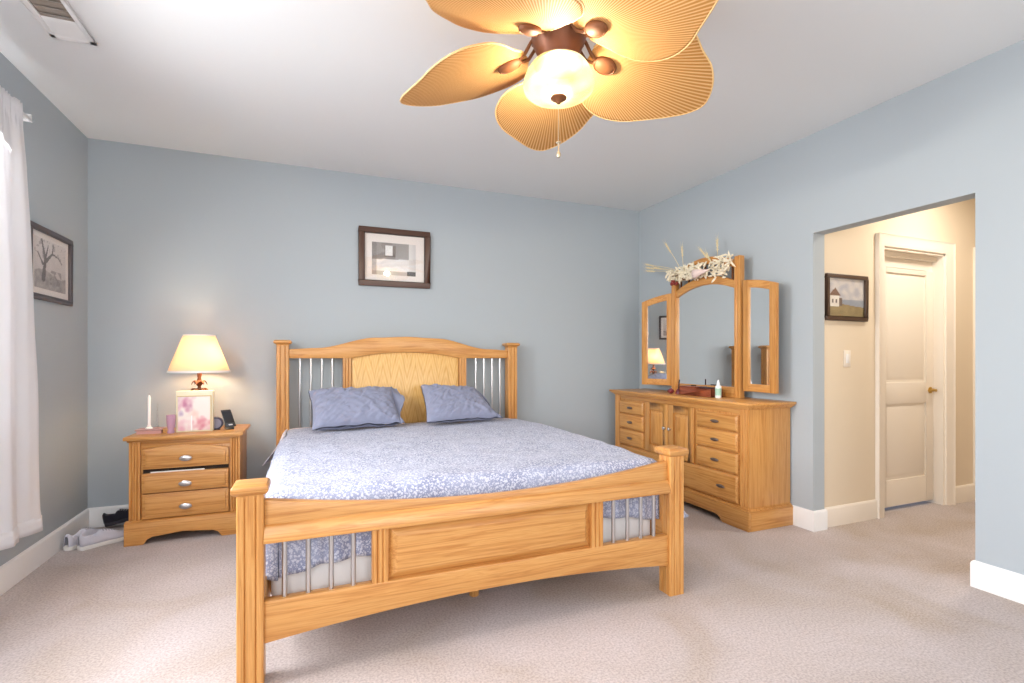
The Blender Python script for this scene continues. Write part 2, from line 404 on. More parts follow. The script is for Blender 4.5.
# baseboards
def base_prof(s=1): return [(0, 0), (.015, 0), (.015, .122), (.011, .133), (.004, .1385), (0, .1385)]
def base(name, paths, mt):
    b = MB()
    for p in paths: sweep(b, base_prof(), p)
    return struct(b, name, mt)
base('baseboard_back', [[(XR, YB), (XL, YB)]], M['white'])
base('baseboard_left', [[(XL, YB - .0155), (XL, YR)]], M['white'])
base('baseboard_right', [[(HX + .012, OY1), (XR, OY1), (XR, YB - .0155)], [(XR, YR), (XR, OY0), (HX + .012, OY0)]], M['white'])
base('baseboard_hall', [[(DX0 - .0885, HY), (HX, HY)], [(5.25 - .0885, HY), (DX1 + .0885, HY)], [(6.1, 1.0), (6.1, HY)]], M['trimcream'])

l = bpy.data.lights.new('hall_lamp_light', 'AREA'); l.shape = 'DISK'; l.size = .35; l.energy = 11.5; l.color = (1, .91, .80)
o = bpy.data.objects.new('hall_lamp_light', l); o.location = (4.35, 1.75, ZC - .13); COL.objects.link(o)
t = thing('hall_ceiling_light', 'round flush ceiling light out in the cream hall', 'ceiling light', (4.35, 1.75, ZC))
MB().lathe([(0, 0), (.19, 0), (.2, -.03), (.18, -.045), (0, -.045)], (4.35, 1.75, ZC)).build('pan', M['white'], t)

# ------------------------------------------------------------------ bed
t = bed = thing('bed', 'large honey oak panel bed with metal spindles in the middle of the carpet', 'bed', (.752, 3.14, 0))
BX0, BX1, FY, HBY = -.203, 1.705, 2.046, 4.24
def fluted(cx, cy, h=.044, g=.0065):
    """square post outline with two grooves in each face"""
    P = []
    side = [(-h + .004, -h), (-h * .4 - g / 2, -h), (-h * .4, -h + g), (-h * .4 + g / 2, -h), (h * .4 - g / 2, -h), (h * .4, -h + g), (h * .4 + g / 2, -h), (h - .004, -h)]
    for k in range(4):
        c, s_ = cos(k * pi / 2), sin(k * pi / 2)
        P += [(cx + x * c - y * s_, cy + x * s_ + y * c) for x, y in side]
    return P
def post(name, cx, cy, z1, capname, ch, cw):
    p = MB().prism(fluted(cx, cy), 'z', 0.0, z1).build(name, M['oak_z'], bed)
    b = MB(); hw = cw / 2
    prof = [(hw - .020, z1 - .012), (hw - .018, z1), (hw - .006, z1 + .006), (hw, z1 + ch * .35), (hw, z1 + ch * .7), (hw - .007, z1 + ch * .93), (hw - .02, z1 + ch)]
    rings = [[b.v(cx + sx * r, cy + sy * r, z) for sx, sy in ((-1, -1), (1, -1), (1, 1), (-1, 1))] for r, z in prof]
    for a, c in zip(rings, rings[1:]):
        for k in range(4): b.face([a[k], a[(k + 1) % 4], c[(k + 1) % 4], c[k]])
    b.face(rings[0][::-1]); b.face(rings[-1])
    b.build('post_cap', M['oak_x'], p, bevel=.003)
    return p
for x in (BX0, BX1): post('foot_post', x, FY, .697, 'cap', .043, .121)
for x in (BX0, BX1): post('head_post', x, HBY, 1.298, 'cap', .034, .128)
xa, xb = BX0 + .043, BX1 - .043; xm = .752; us = lin_space(xa, xb, 48)
ftop = lambda u: .6 + .072 * (abs(u - xm) / (xb - xm)) ** 2
MB().strip(us, ftop, lambda u: .52, 2.022, 2.062, XZ).build('footboard_rail', M['oak_x'], bed, bevel=.006)
# the paler moulding along the rail's lower edge, leaning outward
b = MB().prism([(2.022, .582), (2.012, .572), (1.999, .53), (1.999, .517), (2.022, .515)], 'x', xa, xb); b.build('footboard_moulding', M['oak_x'], bed, bevel=.003)
fbot = lambda u: .2 - .052 * (abs(u - xm) / (xb - xm)) ** 2
MB().strip(us, lambda u: .302, fbot, 2.016, 2.06, XZ).build('footboard_apron', M['oak_x'], bed, bevel=.005)
def stile(cx, y0, y1, z0, z1, w=.062):
    g = .006; a, c = cx - w / 2, cx + w / 2
    P = [(a, y0)]
    for k in (1, 2): q = a + w * k / 3; P += [(q - g / 2, y0), (q, y0 + g), (q + g / 2, y0)]
    P += [(c, y0), (c, y1), (a, y1)]
    MB().prism(P, 'z', z0, z1).build('stile', M['oak_z'], bed)
for cx in (.254, 1.25): stile(cx, 2.018, 2.056, .30, .525)
b = MB().box(.285, 1.219, 2.04, 2.056, .298, .525).raised(.288, 1.216, .304, .513, 2.04, 2.016, .034, XZ)
b.build('footboard_panel', M['oak_x'], bed, bevel=.002)
sp = None
for x in (-.092, -.010, .072, .153, 1.352, 1.432, 1.511, 1.589):
    if sp is None:
        sp = MB().lathe([(.0095, .29), (.0095, .53)], (x, 2.04, 0), 12).build('spindle', M['steel'], bed); x0 = x; sp['label'] = 'round brushed steel rod'
    else: again(sp, (x - x0, 0, 0))
# headboard
htop = lambda u: slerp(abs(u - xm), [0, .25, .72, .92], [1.372, 1.362, 1.272, 1.262])
hbot = lambda u: 1.19 if abs(u - xm) > .452 else 1.19 + .05 * (1 - (abs(u - xm) / .452) ** 2.2)
MB().strip(us, htop, hbot, 4.205, 4.262, XZ).build('headboard_rail', M['oak_x'], bed, bevel=.007)
b = MB().strip(lin_space(xm - .45, xm + .45, 24), lambda u: hbot(u) + .012, lambda u: .5, 4.225, 4.25, XZ)
b.strip(lin_space(xm - .445, xm + .445, 24), lambda u: hbot(u) - .018, lambda u: .52, 4.218, 4.235, XZ)
b.build('headboard_panel', M['veneer'], bed, bevel=.003)
for cx in (xm - .484, xm + .484): stile(cx, 4.208, 4.255, .45, 1.2, .064)
MB().box(xa, xb, 4.215, 4.258, .42, .52).build('headboard_crossbar', M['oak_x'], bed, bevel=.004)
sp = None
for x in (-.082, -.002, .079, .157, 1.36, 1.436, 1.514, 1.59):
    if sp is None:
        sp = MB().lathe([(.0095, .5), (.0095, 1.2)], (x, 4.23, 0), 12).build('spindle', M['steel'], bed); x0 = x; sp['label'] = 'round brushed steel rod'
    else: again(sp, (x - x0, 0, 0))
for x in (-.185, 1.66): MB().box(x, x + .028, 2.07, 4.21, .2, .36).build('side_rail', M['oak_y'], bed, bevel=.004)
MB().box(.735, .785, 2.06, 4.215, .2, .235).build('centre_beam', M['oak_y'], bed, bevel=.003)
MB().lathe([(.0, 0), (.024, 0), (.026, .02), (.02, .06), (.024, .2), (0, .2)], (.76, 2.39, 0), 14).build('centre_leg', M['oak_z'], bed)
for k, y in enumerate((2.3, 2.9, 3.5, 4.05)): MB().box(-.16, 1.665, y, y + .09, .215, .237).build('slat', M['oak_x'], bed)

def soft_box(x0, x1, y0, y1, z0, z1, r=.05):
    return MB().box(x0, x1, y0, y1, z0, z1)
o = soft_box(-.145, 1.65, 2.125, 4.19, .239, .42).build('box_spring', M['mattress'], origin=(.75, 3.15, .239), bevel=.03, seg=3)
tag(o, 'white box spring sitting in the oak bed frame under the mattress', 'box spring')
o = soft_box(-.145, 1.65, 2.13, 4.19, .422, .64).build('mattress', M['mattress'], origin=(.75, 3.15, .422), bevel=.05, seg=4)
tag(o, 'thick white mattress on the oak bed under the blossom comforter', 'mattress')

# comforter: a top sheet with flaps hanging at the sides and the foot
def comforter():
    b = MB(); x0, x1, y0, y1, zt = -.172, 1.702, 2.108, 3.98, .655
    def wr(x, y): return .006 * noise.noise((x * 5, y * 5, 1)) + .004 * noise.noise((x * 13, y * 11, 4)) + .008 * noise.noise((x * 1.6, y * 2.1, 9))
    nx, ny, nd = 96, 100, 16
    r = .055
    def drop(s):      # s: length past the edge -> (out, down)
        if s < r * pi / 2: a = s / r; return r * sin(a) - r, r * (1 - cos(a))
        return 0, r + s - r * pi / 2
    cx0, cx1, cy0 = x0 + r, x1 - r, y0 + r
    def top(x, y): return zt + wr(x, y) + .012 * (1 - min(1, abs(y - 3.1) / 1.0) ** 2)
    top_v = {}
    for i in range(nx + 1):
        for j in range(ny + 1):
            x = cx0 + (cx1 - cx0) * i / nx; y = cy0 + (y1 - cy0) * j / ny
            top_v[i, j] = b.v(x, y, top(x, y))
    for i in range(nx):
        for j in range(ny): b.face([top_v[i, j], top_v[i + 1, j], top_v[i + 1, j + 1], top_v[i, j + 1]])
    def flap(edge, place):
        prev = edge
        for k in range(1, nd + 1):
            cur = [b.v(*place(n, k / nd)) for n in range(len(edge))]
            for n in range(len(edge) - 1): b.face([prev[n], prev[n + 1], cur[n + 1], cur[n]] if prev[n] is not prev[n + 1] else [prev[n], cur[n + 1], cur[n]])
            prev = cur
    # foot flap
    def foot(n, q):
        x = cx0 + (cx1 - cx0) * n / nx
        ln = .29 + .06 * slerp(x, [-.14, .12, 1.5, 1.62], [1, .1, .05, .5]) + .008 * sin(x * 9)
        o_, d = drop(q * ln); f = q * q * .013 * sin(x * 44 + 2 * noise.noise((x * 3, 0, 0)))
        return (x, cy0 - r - o_ + f - .004 * q - (0 if q > .05 else 0), top(x, cy0) * 1 - d) if d > r else (x, cy0 - (r + o_) , top(x, cy0) - d)
    flap([top_v[i, 0] for i in range(nx + 1)], foot)
    # side flaps
    for sgn, cxe, col in ((-1, cx0, 0), (1, cx1, nx)):
        def hang(y, q, phi=pi / 2):
            ln = .33 + .012 * sin(y * 7) + (.03 if sgn > 0 else 0)
            ln = (.35 if sgn < 0 else .32) * (1 - phi / (pi / 2)) + ln * phi / (pi / 2)
            o_, d = drop(q * ln)
            fl = (.02 + .012 * sin(y * 23 + 3 * noise.noise((y * 2, sgn, 0)))) * q
            if sgn > 0: fl += .2 * q * q * math.exp(-((y - 2.16) / .13) ** 2)
            else: fl += .05 * q * slerp(y, [2.1, 2.9, 3.7], [0, 1, 1.3])
            fl *= max(0, phi / (pi / 2) * 1.15 - .15) ** 1.3
            return o_, d, fl
        def side(n, q):
            y = cy0 + (y1 - cy0) * n / ny
            o_, d, fl = hang(y, q)
            return (cxe + sgn * (r + o_ + fl), y, top(cxe, y) - d)
        flap([top_v[col, j] for j in range(ny + 1)], side)
        def corner(n, q):
            phi = pi / 2 * n / 12
            o_, d, fl = hang(cy0, q, phi)
            R_ = r + o_ + fl
            return (cxe + sgn * sin(phi) * R_, cy0 - cos(phi) * (r + o_), top(cxe, cy0) - d)
        flap([top_v[col, 0]] * 13, corner)
    o = b.build('comforter', M['comforter'], origin=(.75, 3.05, .65))
    solid(o, .012, 1)
    b = MB()
    def fold(u, v):
        y = 3.66 + .36 * v; s_ = .045 + .255 * u
        a = min(s_ / .07, pi / 2); d = max(0, s_ - .11)
        n_ = .006 * noise.noise((u * 6, v * 6, 3))
        return (-.112 - .083 * sin(a) - d * (.30 + .25 * (1 - v)) + n_, y + .02 * u * (1 - 2 * v), .682 - .07 * (1 - cos(a)) - d * .72 - .01 * u * v + n_)
    b.grid(fold, 20, 20); k = b.build('turned_back_lining', M['comforter2'], o); solid(k, .004, 1); k['label'] = 'pinkish turned back lining'
    return o
tag(comforter(), 'periwinkle comforter with white blossom print spread over the oak bed', 'comforter')
# sheet at the head of the bed, its pinkish edge hanging out on the left
def sheet():
    b = MB()
    def f(u, v):
        s = -.34 + u * 2.3; y = 3.90 + v * .28
        x0 = -.13; z = .648 + .005 * noise.noise((s * 7, y * 7, 2))
        if s < x0:
            d = x0 - s; a = min(d / .06, pi / 2)
            x = x0 - .06 * sin(a) - max(0, d - .094) * .55; zz = z - .06 * (1 - cos(a)) - max(0, d - .094) * .83
            return (x + .01 * sin(y * 30) * min(1, d / .1), y, zz + .02 * sin(y * 9))
        if s > 1.64:
            d = s - 1.64; a = min(d / .06, pi / 2)
            return (1.64 + .06 * sin(a) + max(0, d - .094) * .2, y, z - .06 * (1 - cos(a)) - max(0, d - .094))
        return (s, y, z)
    b.grid(f, 90, 24); o = b.build('bed_sheet', M['comforter2'], origin=(.75, 3.9, .65)); solid(o, .004, 1); return o
tag(sheet(), 'pale printed sheet at the head of the bed against the oak headboard', 'sheet')

def pillow(name, label, C, th, seed, tail):
    BL, BR, TL, TR = [Vector(c) for c in C]
    ctr = (BL + BR + TL + TR) / 4
    nrm = (BR - BL).cross(TL - BL).normalized()
    if nrm.y > 0: nrm = -nrm
    t = thing(name, label, 'pillow', (ctr.x, ctr.y, .67), group='slate pillows')
    b = MB()
    def P(u, v, sgn):
        a, c = 2 * u - 1, 2 * v - 1
        uu = .5 + .5 * a * (1 - .05 * (1 - c * c)); vv = .5 + .5 * c * (1 - .06 * (1 - a * a))
        p = (BL * (1 - uu) + BR * uu) * (1 - vv) + (TL * (1 - uu) + TR * uu) * vv
        h = th * (max(0, 1 - abs(a) ** 3.2) * max(0, 1 - abs(c) ** 2.6)) ** .55
        d = sgn * (h + .003)
        wr = .020 * abs(noise.noise((a * 2.0 + c * 1.5 + seed, (a - c) * 4.5, seed))) ** .7 + .010 * abs(noise.noise((a * 3 + c * 3.4 + seed, (a - .7 * c) * 10, seed + 2))) + .006 * noise.noise((a * 7, c * 7 + a * 4, seed + 3)) + .009 * math.exp(-((a * .8 + c * .6 - .1 + .25 * noise.noise((c * 2, seed, 0))) / .06) ** 2)
        ed = min(1, (1 - max(abs(a), abs(c))) * 6)
        return p + nrm * (d + sgn * wr * (.3 + .7 * ed)) + Vector((0, 0, .012 * noise.noise((a * 4, c * 4, seed + 8)))) * (1 - ed)
    b.grid(lambda u, v: P(u, v, 1), 64, 48); b.grid(lambda u, v: P(u, v, -1), 64, 48)
    b.build('pillowcase', M['pillow'], t)
    # open end of the case, a loose flange
    b = MB(); dr = (BR - BL).normalized()
    def F(u, v, s):
        base = P(1, v, 1) - dr * .006
        ln = tail * (.55 + .35 * sin(v * 7 + seed) + .3 * v)
        return base + dr * (u * ln) + nrm * (s * (.002 + .022 * sin(pi * v) * u) + .012 * sin(v * 9 + u * 3)) + Vector((0, 0, -.012 * u))
    b.grid(lambda u, v: F(u, v, 1), 10, 24); b.grid(lambda u, v: F(u, v, -1), 10, 24)
    b.build('pillowcase_hem', M['pillow_in'], t)
pillow('pillow', 'slate blue pillow on the bed nearer the lamp, its open case end flopping out',
       ((0.005, 3.63, .705), (.63, 3.76, .705), (-.02, 3.985, .945), (.60, 4.075, .95)), .075, 3.3, .085)
pillow('pillow', 'slate blue pillow on the bed nearer the dresser, slumping at its far end',
       ((.805, 3.70, .705), (1.43, 3.79, .705), (.83, 4.045, .965), (1.30, 4.105, .935)), .07, 8.1, .03)

# ------------------------------------------------------------------ nightstand
t = ns = thing('nightstand', 'honey oak three drawer nightstand under the lit lamp', 'nightstand', (-.76, 4.08, 0))
nf = 3.84
MB().box(-1.06, -.455, nf + .015, 4.265, .1, .655).build('carcass', M['oak_z'], ns, bevel=.003)
b = MB(); x0, x1, y0, y1 = -1.098, -.43, nf - .035, 4.275
for q, z0, z1 in ((.0, .668, .69), (.016, .655, .67)): b.box(x0 + q, x1 - q, y0 + q, y1, z0, z1)
b.build('top', M['oak_x'], ns, bevel=.005)
for x in (-1.075, -.51):
    P = [(x, nf)]; w_ = .06
    for k in (1, 2, 3): q = x + w_ * k / 4; P += [(q - .004, nf), (q, nf + .006), (q + .004, nf)]
    P += [(x + w_, nf), (x + w_, nf + .03), (x, nf + .03)]
    MB().prism(P, 'z', .13, .656).build('pilaster', M['oak_z'], ns)
MB().box(-1.018, -.508, nf + .012, nf + .03, .612, .656).build('frieze', M['oak_x'], ns, bevel=.002)
# plinth: bracket feet with an arch between them
xm2 = -.775
bz = lambda u: lerp(abs(u - xm2), [0, .17, .2, .215, .5], [.062, .045, .03, 0, 0])
b = MB().strip(lin_space(-1.095, -.455, 64), lambda u: .135, bz, nf - .022, nf, XZ)
b.box(-1.095, -1.075, nf, 4.265, 0, .135).box(-.475, -.455, nf, 4.265, 0, .135)
b.prism([(nf - .022, .133), (nf - .02, .145), (nf - .004, .152), (nf + .02, .152), (nf + .02, .133)], 'x', -1.095, -.455)
b.build('plinth', M['oak_x'], ns, bevel=.002)
def pull(parent, p, T, w_=.037, h_=.019, mt='pewter'):
    """oval pewter pull on two feet; T maps (along, out, up) to space"""
    b = MB()
    n, s_ = 16, 10
    V = []
    for i in range(n + 1):
        th = pi * i / n; r = sin(th)
        V.append([b.v(*T(p[0] - w_ * cos(th), -.014 + .010 * r * cos(2 * pi * k / s_), p[1] + h_ * r * sin(2 * pi * k / s_))) for k in range(s_)])
    for i in range(n):
        for k in range(s_): b.face([V[i][k], V[i][(k + 1) % s_], V[i + 1][(k + 1) % s_], V[i + 1][k]])
    b.box(p[0] - .022, p[0] - .014, -.016, .0, p[1] - .004, p[1] + .004, T).box(p[0] + .014, p[0] + .022, -.016, .0, p[1] - .004, p[1] + .004, T)
    h = b.build('handle', M[mt], parent); h['label'] = 'oval pewter pull'
for k, (z0, z1, zh, out) in enumerate(((.475, .6, .537, .0), (.325, .45, .375, .016), (.158, .318, .225, .004))):
    f = nf - .006 - out
    b = MB(); xs = lin_space(-1.003, -.517, 20)
    tp = (lambda u: .597 + .026 * (1 - ((u - xm2 + .015) / .243) ** 2)) if k == 0 else (lambda u: z1)
    b.strip(xs, tp, lambda u: z0, f, nf + .03, XZ)
    xs2 = lin_space(-.985, -.535, 20)
    b.strip(xs2, lambda u: tp(u) - .02, lambda u: z0 + .018, f - .006, f + .002, XZ)
    d = b.build('drawer', M['oak_x'], ns, bevel=.005)
    pull(d, (-.762, zh), lambda a, o_, z, f=f: (a, f + o_ - .006, z))

MB().box(-1.0, -.52, nf + .004, nf + .018, .44, .478).build('drawer_gap_shade', M['dark'], ns)  # dark slab standing in for the shade inside the open drawer
MB().box(-.96, -.66, nf + .0, nf + .03, .45, .457).build('paper', mat('paper', 'F4F0EA', .8), ns)

# on the nightstand
lx, ly, lz = -.738, 4.115, .69
t = lamp = thing('table_lamp', 'lit table lamp with cone shade and bronze leaf base on the nightstand', 'lamp', (lx, ly, lz))
MB().lathe([(.0, 0), (.075, 0), (.078, .012), (.06, .022), (.03, .034), (.022, .06), (.034, .09), (.042, .14), (.034, .2), (.02, .245), (.017, .26), (.03, .272), (.012, .284), (.010, .3), (.022, .318), (.036, .335), (.014, .345), (.011, .362), (.015, .38), (.015, .43), (0, .43)], (lx, ly, lz), 24).build('base', M['bronze'], lamp)
b = MB()
for ring, (z, n, ln, up) in enumerate(((.262, 7, .05, .022), (.318, 6, .036, .02))):
    for k in range(n):
        a = 2 * pi * k / n + ring * .3
        def leaf(u, v, a=a, z=z, ln=ln, up=up):
            r = .012 + ln * u; wd = .014 * sin(pi * min(1, u * .9 + .1)) * (2 * v - 1)
            return (lx + r * cos(a) - wd * sin(a), ly + r * sin(a) + wd * cos(a), lz + z + up * (4 * u * (1 - u) - .5 * u * u) + .006 * abs(2 * v - 1))
        b.grid(leaf, 8, 4)
o = b.build('leaf_ornament', M['bronze'], lamp); solid(o, .003)
b = MB(); z0, z1, r0, r1 = 1.092, 1.356, .192, .096
b.lathe([(r0, z0), (r1, z1), (r1 - .003, z1), (r0 - .003, z0), (r0, z0)], (lx, ly, 0), 40)
sh = b.build('lamp_shade', M['shade'], lamp)
b = MB().lathe([(r0 + .002, z0 - .002), (r0 - .002, z0 + .012), (r0 - .006, z0 + .012), (r0 - .005, z0 - .002), (r0 + .002, z0 - .002)], (lx, ly, 0), 40)
b.build('shade_trim', M['white'], sh); b = MB()
b.lathe([(r1 + .004, z1 - .008), (r1 + .002, z1 + .002), (r1 - .004, z1 + .002), (r1 - .003, z1 - .008), (r1 + .004, z1 - .008)], (lx, ly, 0), 40)
b.build('shade_trim', M['white'], sh)
M['bulb'] = mat('lit_bulb', 'FFE3B0', .4, Emission_Color=lin('FFC878'), Emission_Strength=6)
MB().lathe([(0, 1.10), (.014, 1.105), (.016, 1.13), (.03, 1.165), (.032, 1.19), (.02, 1.215), (0, 1.222)], (lx, ly, 0), 16).build('bulb', M['bulb'], lamp)
l = bpy.data.lights.new('table_lamp_light', 'POINT'); l.energy = 4; l.color = (1, .8, .56); l.shadow_soft_size = .05
o = bpy.data.objects.new('table_lamp_light', l); o.location = (lx + .05, ly - .02, 1.2); COL.objects.link(o)

t = thing('photo_box', 'cream box frame with pink floral front standing before the lamp', 'frame', (-.737, 3.98, .69))
f = 3.95
MB().box(-.846, -.628, f, f + .06, .69, .968).build('frame', mat('cream_enamel', 'F4E8C8', .4), t, bevel=.004)
def picture_mesh(x0, x1, z0, z1, fn, T, nx=56, nz=42):
    b = MB(); V = [[b.bm.verts.new(T(x0 + (x1 - x0) * i / nx, z0 + (z1 - z0) * j / nz)) for j in range(nz + 1)] for i in range(nx + 1)]
    ly_ = b.bm.loops.layers.float_color.new('ink')
    for i in range(nx):
        for j in range(nz):
            fc = b.face([V[i][j], V[i + 1][j], V[i + 1][j + 1], V[i][j + 1]])
            for lp, (a, c) in zip(fc.loops, ((i, j), (i + 1, j), (i + 1, j + 1), (i, j + 1))): lp[ly_] = lin(fn(a / nx, c / nz))
    return b
def mixh(a, b, t):
    a = [int(a[i:i + 2], 16) / 255 for i in (0, 2, 4)] if isinstance(a, str) else a
    b = [int(b[i:i + 2], 16) / 255 for i in (0, 2, 4)] if isinstance(b, str) else b
    t = max(0, min(1, t)); return [x + (y - x) * t for x, y in zip(a, b)]
def floral(u, v):
    c = mixh('F8E9E2', 'FBF3EA', v)
    for (a, e, r, h) in ((.22, .8, .2, 'D98FA8'), (.3, .72, .1, 'C06E92'), (.78, .16, .2, 'D9788C'), (.68, .2, .12, 'E08C9A'), (.1, .1, .18, 'E7A7B8'), (.5, .45, .12, 'F3D3C8'), (.12, .5, .07, 'AE94B4')):
        d = ((u - a) ** 2 + ((v - e) * 1.1) ** 2) ** .5 / (r * 1.7) + .6 * noise.noise((u * 8, v * 8, a * 7))
        c = mixh(c, h, (1 - d) * .75)
    if abs(u - .42) < .01 and v < .45: c = mixh(c, 'FFFFFF', .9)
    return c
picture_mesh(-.832, -.645, .70, .93, floral, lambda u, v: (u, f - .003, v)).build('floral_print', M['print'], t, smooth=False)
tr = mat('gold_edge', 'D9C08A', .4)
MB().box(-.836, -.641, f - .006, f, .93, .936).box(-.641, -.636, f - .006, f, .695, .936).build('inner_edge', tr, t)

t = thing('candle_jar', 'small mauve glass candle jar left of the floral box frame', 'jar', (-.868, 3.93, .69))
MB().lathe([(0, .69), (.019, .69), (.021, .70), (.017, .715), (.023, .735), (.026, .775), (.026, .812), (.023, .812), (.022, .78), (0, .77)], (-.868, 3.93, 0), 20).build('jar', mat('mauve_glass', 'C79DB4', .15, Alpha=1), t)
MB().lathe([(.0, .769), (.0215, .769), (.0215, .795), (0, .796)], (-.868, 3.93, 0), 20).build('wax', mat('pink_wax', 'E4B9C4', .5), t)

t = thing('keepsake_box', 'flat pink and wood keepsake box under the white taper candle', 'box', (-.99, 3.98, .69))
MB().box(-1.062, -.925, 3.94, 4.05, .69, .712).build('box_body', mat('pink_paper', 'DDAAA4', .6), t, bevel=.002)
MB().box(-1.07, -.92, 3.932, 4.056, .712, .72).build('lid', mat('mauve_lid', 'B78F8C', .5), t, bevel=.002)
MB().box(-.918, -.885, 3.945, 4.03, .6905, .722).build('wood_end', M['oak_y'], t, bevel=.002)
t = thing('taper_candle', 'white taper candle standing on the pink keepsake box', 'candle', (-1.003, 3.985, .72))
MB().lathe([(0, .72), (.02, .72), (.021, .726), (.012, .732), (.012, .74), (.0095, .742), (.0085, .93), (.004, .945), (0, .947)], (-1.003, 3.985, 0), 16).build('wax_stick', mat('white_wax', 'FBF8F4', .4, Emission_Strength=0), t)
MB().tube([(-1.003, 3.985, .945), (-1.003, 3.985, .955)], .0012, 6).build('wick', M['black'], t)
t = thing('slim_vial', 'slim clear glass vial beside the white taper candle', 'vial', (-.965, 4.02, .72))
MB().lathe([(.0, .72), (.008, .72), (.0085, .74), (.006, .8), (.004, .86), (.003, .89), (0, .892)], (-.965, 4.02, 0), 12).build('glass', M['clear'], t)

t = thing('alarm_clock', 'round dark alarm clock half hidden behind the floral box frame', 'clock', (-.61, 4.0, .69))
Mx = Matrix.Translation((-.618, 4.015, .735)) @ Matrix.Rotation(rad(90), 4, 'X') 
MB().lathe([(0, -.02), (.04, -.02), (.045, -.01), (.045, .014), (.04, .02), (.035, .02), (.034, .014), (0, .014)], Mx=Mx, seg=28).build('case', mat('navy_plastic', '3A3C55', .35), t)
MB().lathe([(0, .0145), (.033, .0145), (.033, .0155), (0, .0155)], Mx=Mx, seg=28).build('dial', mat('clock_dial', '8E8C9C', .4), t)
MB().box(-.645, -.592, 3.995, 4.03, .69, .694).build('foot', M['black'], t)

t = thing('mobile_phone', 'black mobile phone propped on a charging stand at the nightstand edge', 'phone', (-.535, 4.0, .69), rad(14), local=True)
tilt = lambda x, y, z: (x, y * cos(.35) - z * -sin(.35) * 1, z * cos(.35) - y * sin(.35))
T = lambda x, y, z: (x - z * .27 + .012, y + z * .36, z + .016 + x * .05)
MB().box(-.031, .031, -.004, .006, .0, .118, T).build('handset', M['black'], t, bevel=.0025, local=True)
MB().box(-.026, .026, -.0048, -.004, .03, .108, T).build('screen', mat('dark_screen', '23252C', .08), t, local=True)
MB().box(-.012, .012, -.0052, -.004, .012, .02, T).build('home_button', mat('grey_print', 'C8C8CC', .4), t, local=True)
b = MB().prism([(-.03, 0), (.055, 0), (.055, .006), (.045, .02), (.03, .065), (.024, .065), (.01, .018), (-.012, .018), (-.03, .008)], 'x', -.026, .026)
b.build('charging_stand', M['black'], t, bevel=.002, local=True)

# ------------------------------------------------------------------ dresser
t = dr = thing('dresser', 'long honey oak dresser with doors and drawers along the wall by the hall', 'dresser', (2.98, 3.365, 0))
DFX, DY0, DY1, DB = 2.79, 2.56, 4.17, 3.195
cy = (DY0 + DY1) / 2
MB().box(DFX + .014, DB, DY0, DY1, .1, .855).build('carcass', M['oak_z'], dr, bevel=.003)
b = MB()
for q, z0, z1 in ((0, .862, .882), (.014, .85, .864), (.03, .838, .852)): b.box(DFX - .045 + q, 3.2, DY0 - .045 + q, DY1 + .045 - q, z0, z1)
b.build('top', M['oak_y'], dr, bevel=.005)
for y in (DY0 - .004, DY1 - .071):
    P = [(DFX, y)]
    for k in (1, 2, 3): q = y + .075 * k / 4; P += [(DFX, q - .005), (DFX + .007, q), (DFX, q + .005)]
    P += [(DFX, y + .075), (DFX + .0138, y + .075), (DFX + .0138, y)]
    MB().prism(P, 'z', .135, .84).build('pilaster', M['oak_z'], dr)
bz = lambda u: lerp(abs(u - cy), [0, .52, .56, .585, .9], [.045, .045, .035, 0, 0])
b = MB().strip(lin_space(DY0 - .022, DY1 + .022, 80), lambda u: .132, bz, DFX - .022, DFX + .002, YZ)
b.build('plinth', M['oak_y'], dr, bevel=.003)
for y in (DY0 - .022, DY1): MB().box(DFX + .003, DB, y, y + .022, 0, .132).build('plinth_side', M['oak_x'], dr, bevel=.002)
b = MB()
for q, z0, z1 in ((0.004, .1325, .142), (.013, .141, .15)): b.box(DFX - .022 + q, DB, DY0 - .022 + q, DY1 + .022 - q, z0, z1)
b.build('plinth_moulding', M['oak_y'], dr, bevel=.003)
b = MB()
for y in (3.063, 3.705): MB().box(DFX + .004, DFX + .02, y - .012, y + .012, .36, .80).build('face_stile', M['oak_z'], dr, bevel=.002)
MB().box(DFX + .0035, DFX + .02, DY0 + .0755, DY1 - .0755, .802, .838).build('face_rail', M['oak_y'], dr, bevel=.002)
def dpull(parent, y, z, x): pull(parent, (y, z), lambda a, o_, zz: (x + o_, a, zz), .04, .0125, 'antique')
def ddrawer(y0, y1, z0, z1, hs):
    b = MB().box(DFX - .003, DFX + .02, y0, y1, z0, z1).raised(y0 + .001, y1 - .001, z0 + .001, z1 - .001, DFX - .003, DFX - .014, .013, YZ)
    d = b.build('drawer', M['oak_y'], dr, bevel=.003)
    for y in hs: dpull(d, y, (z0 + z1) / 2, DFX - .010)
for y0, y1 in ((2.648, 3.048), (3.722, 4.088)):
    for z0, z1 in ((.666, .786), (.522, .658), (.368, .514)): ddrawer(y0, y1, z0, z1, ((y0 + y1) / 2,))
ddrawer(2.648, cy - .006, .16, .358, (2.79, 3.22)); ddrawer(cy + .006, 4.088, .16, .358, (3.5, 3.94))
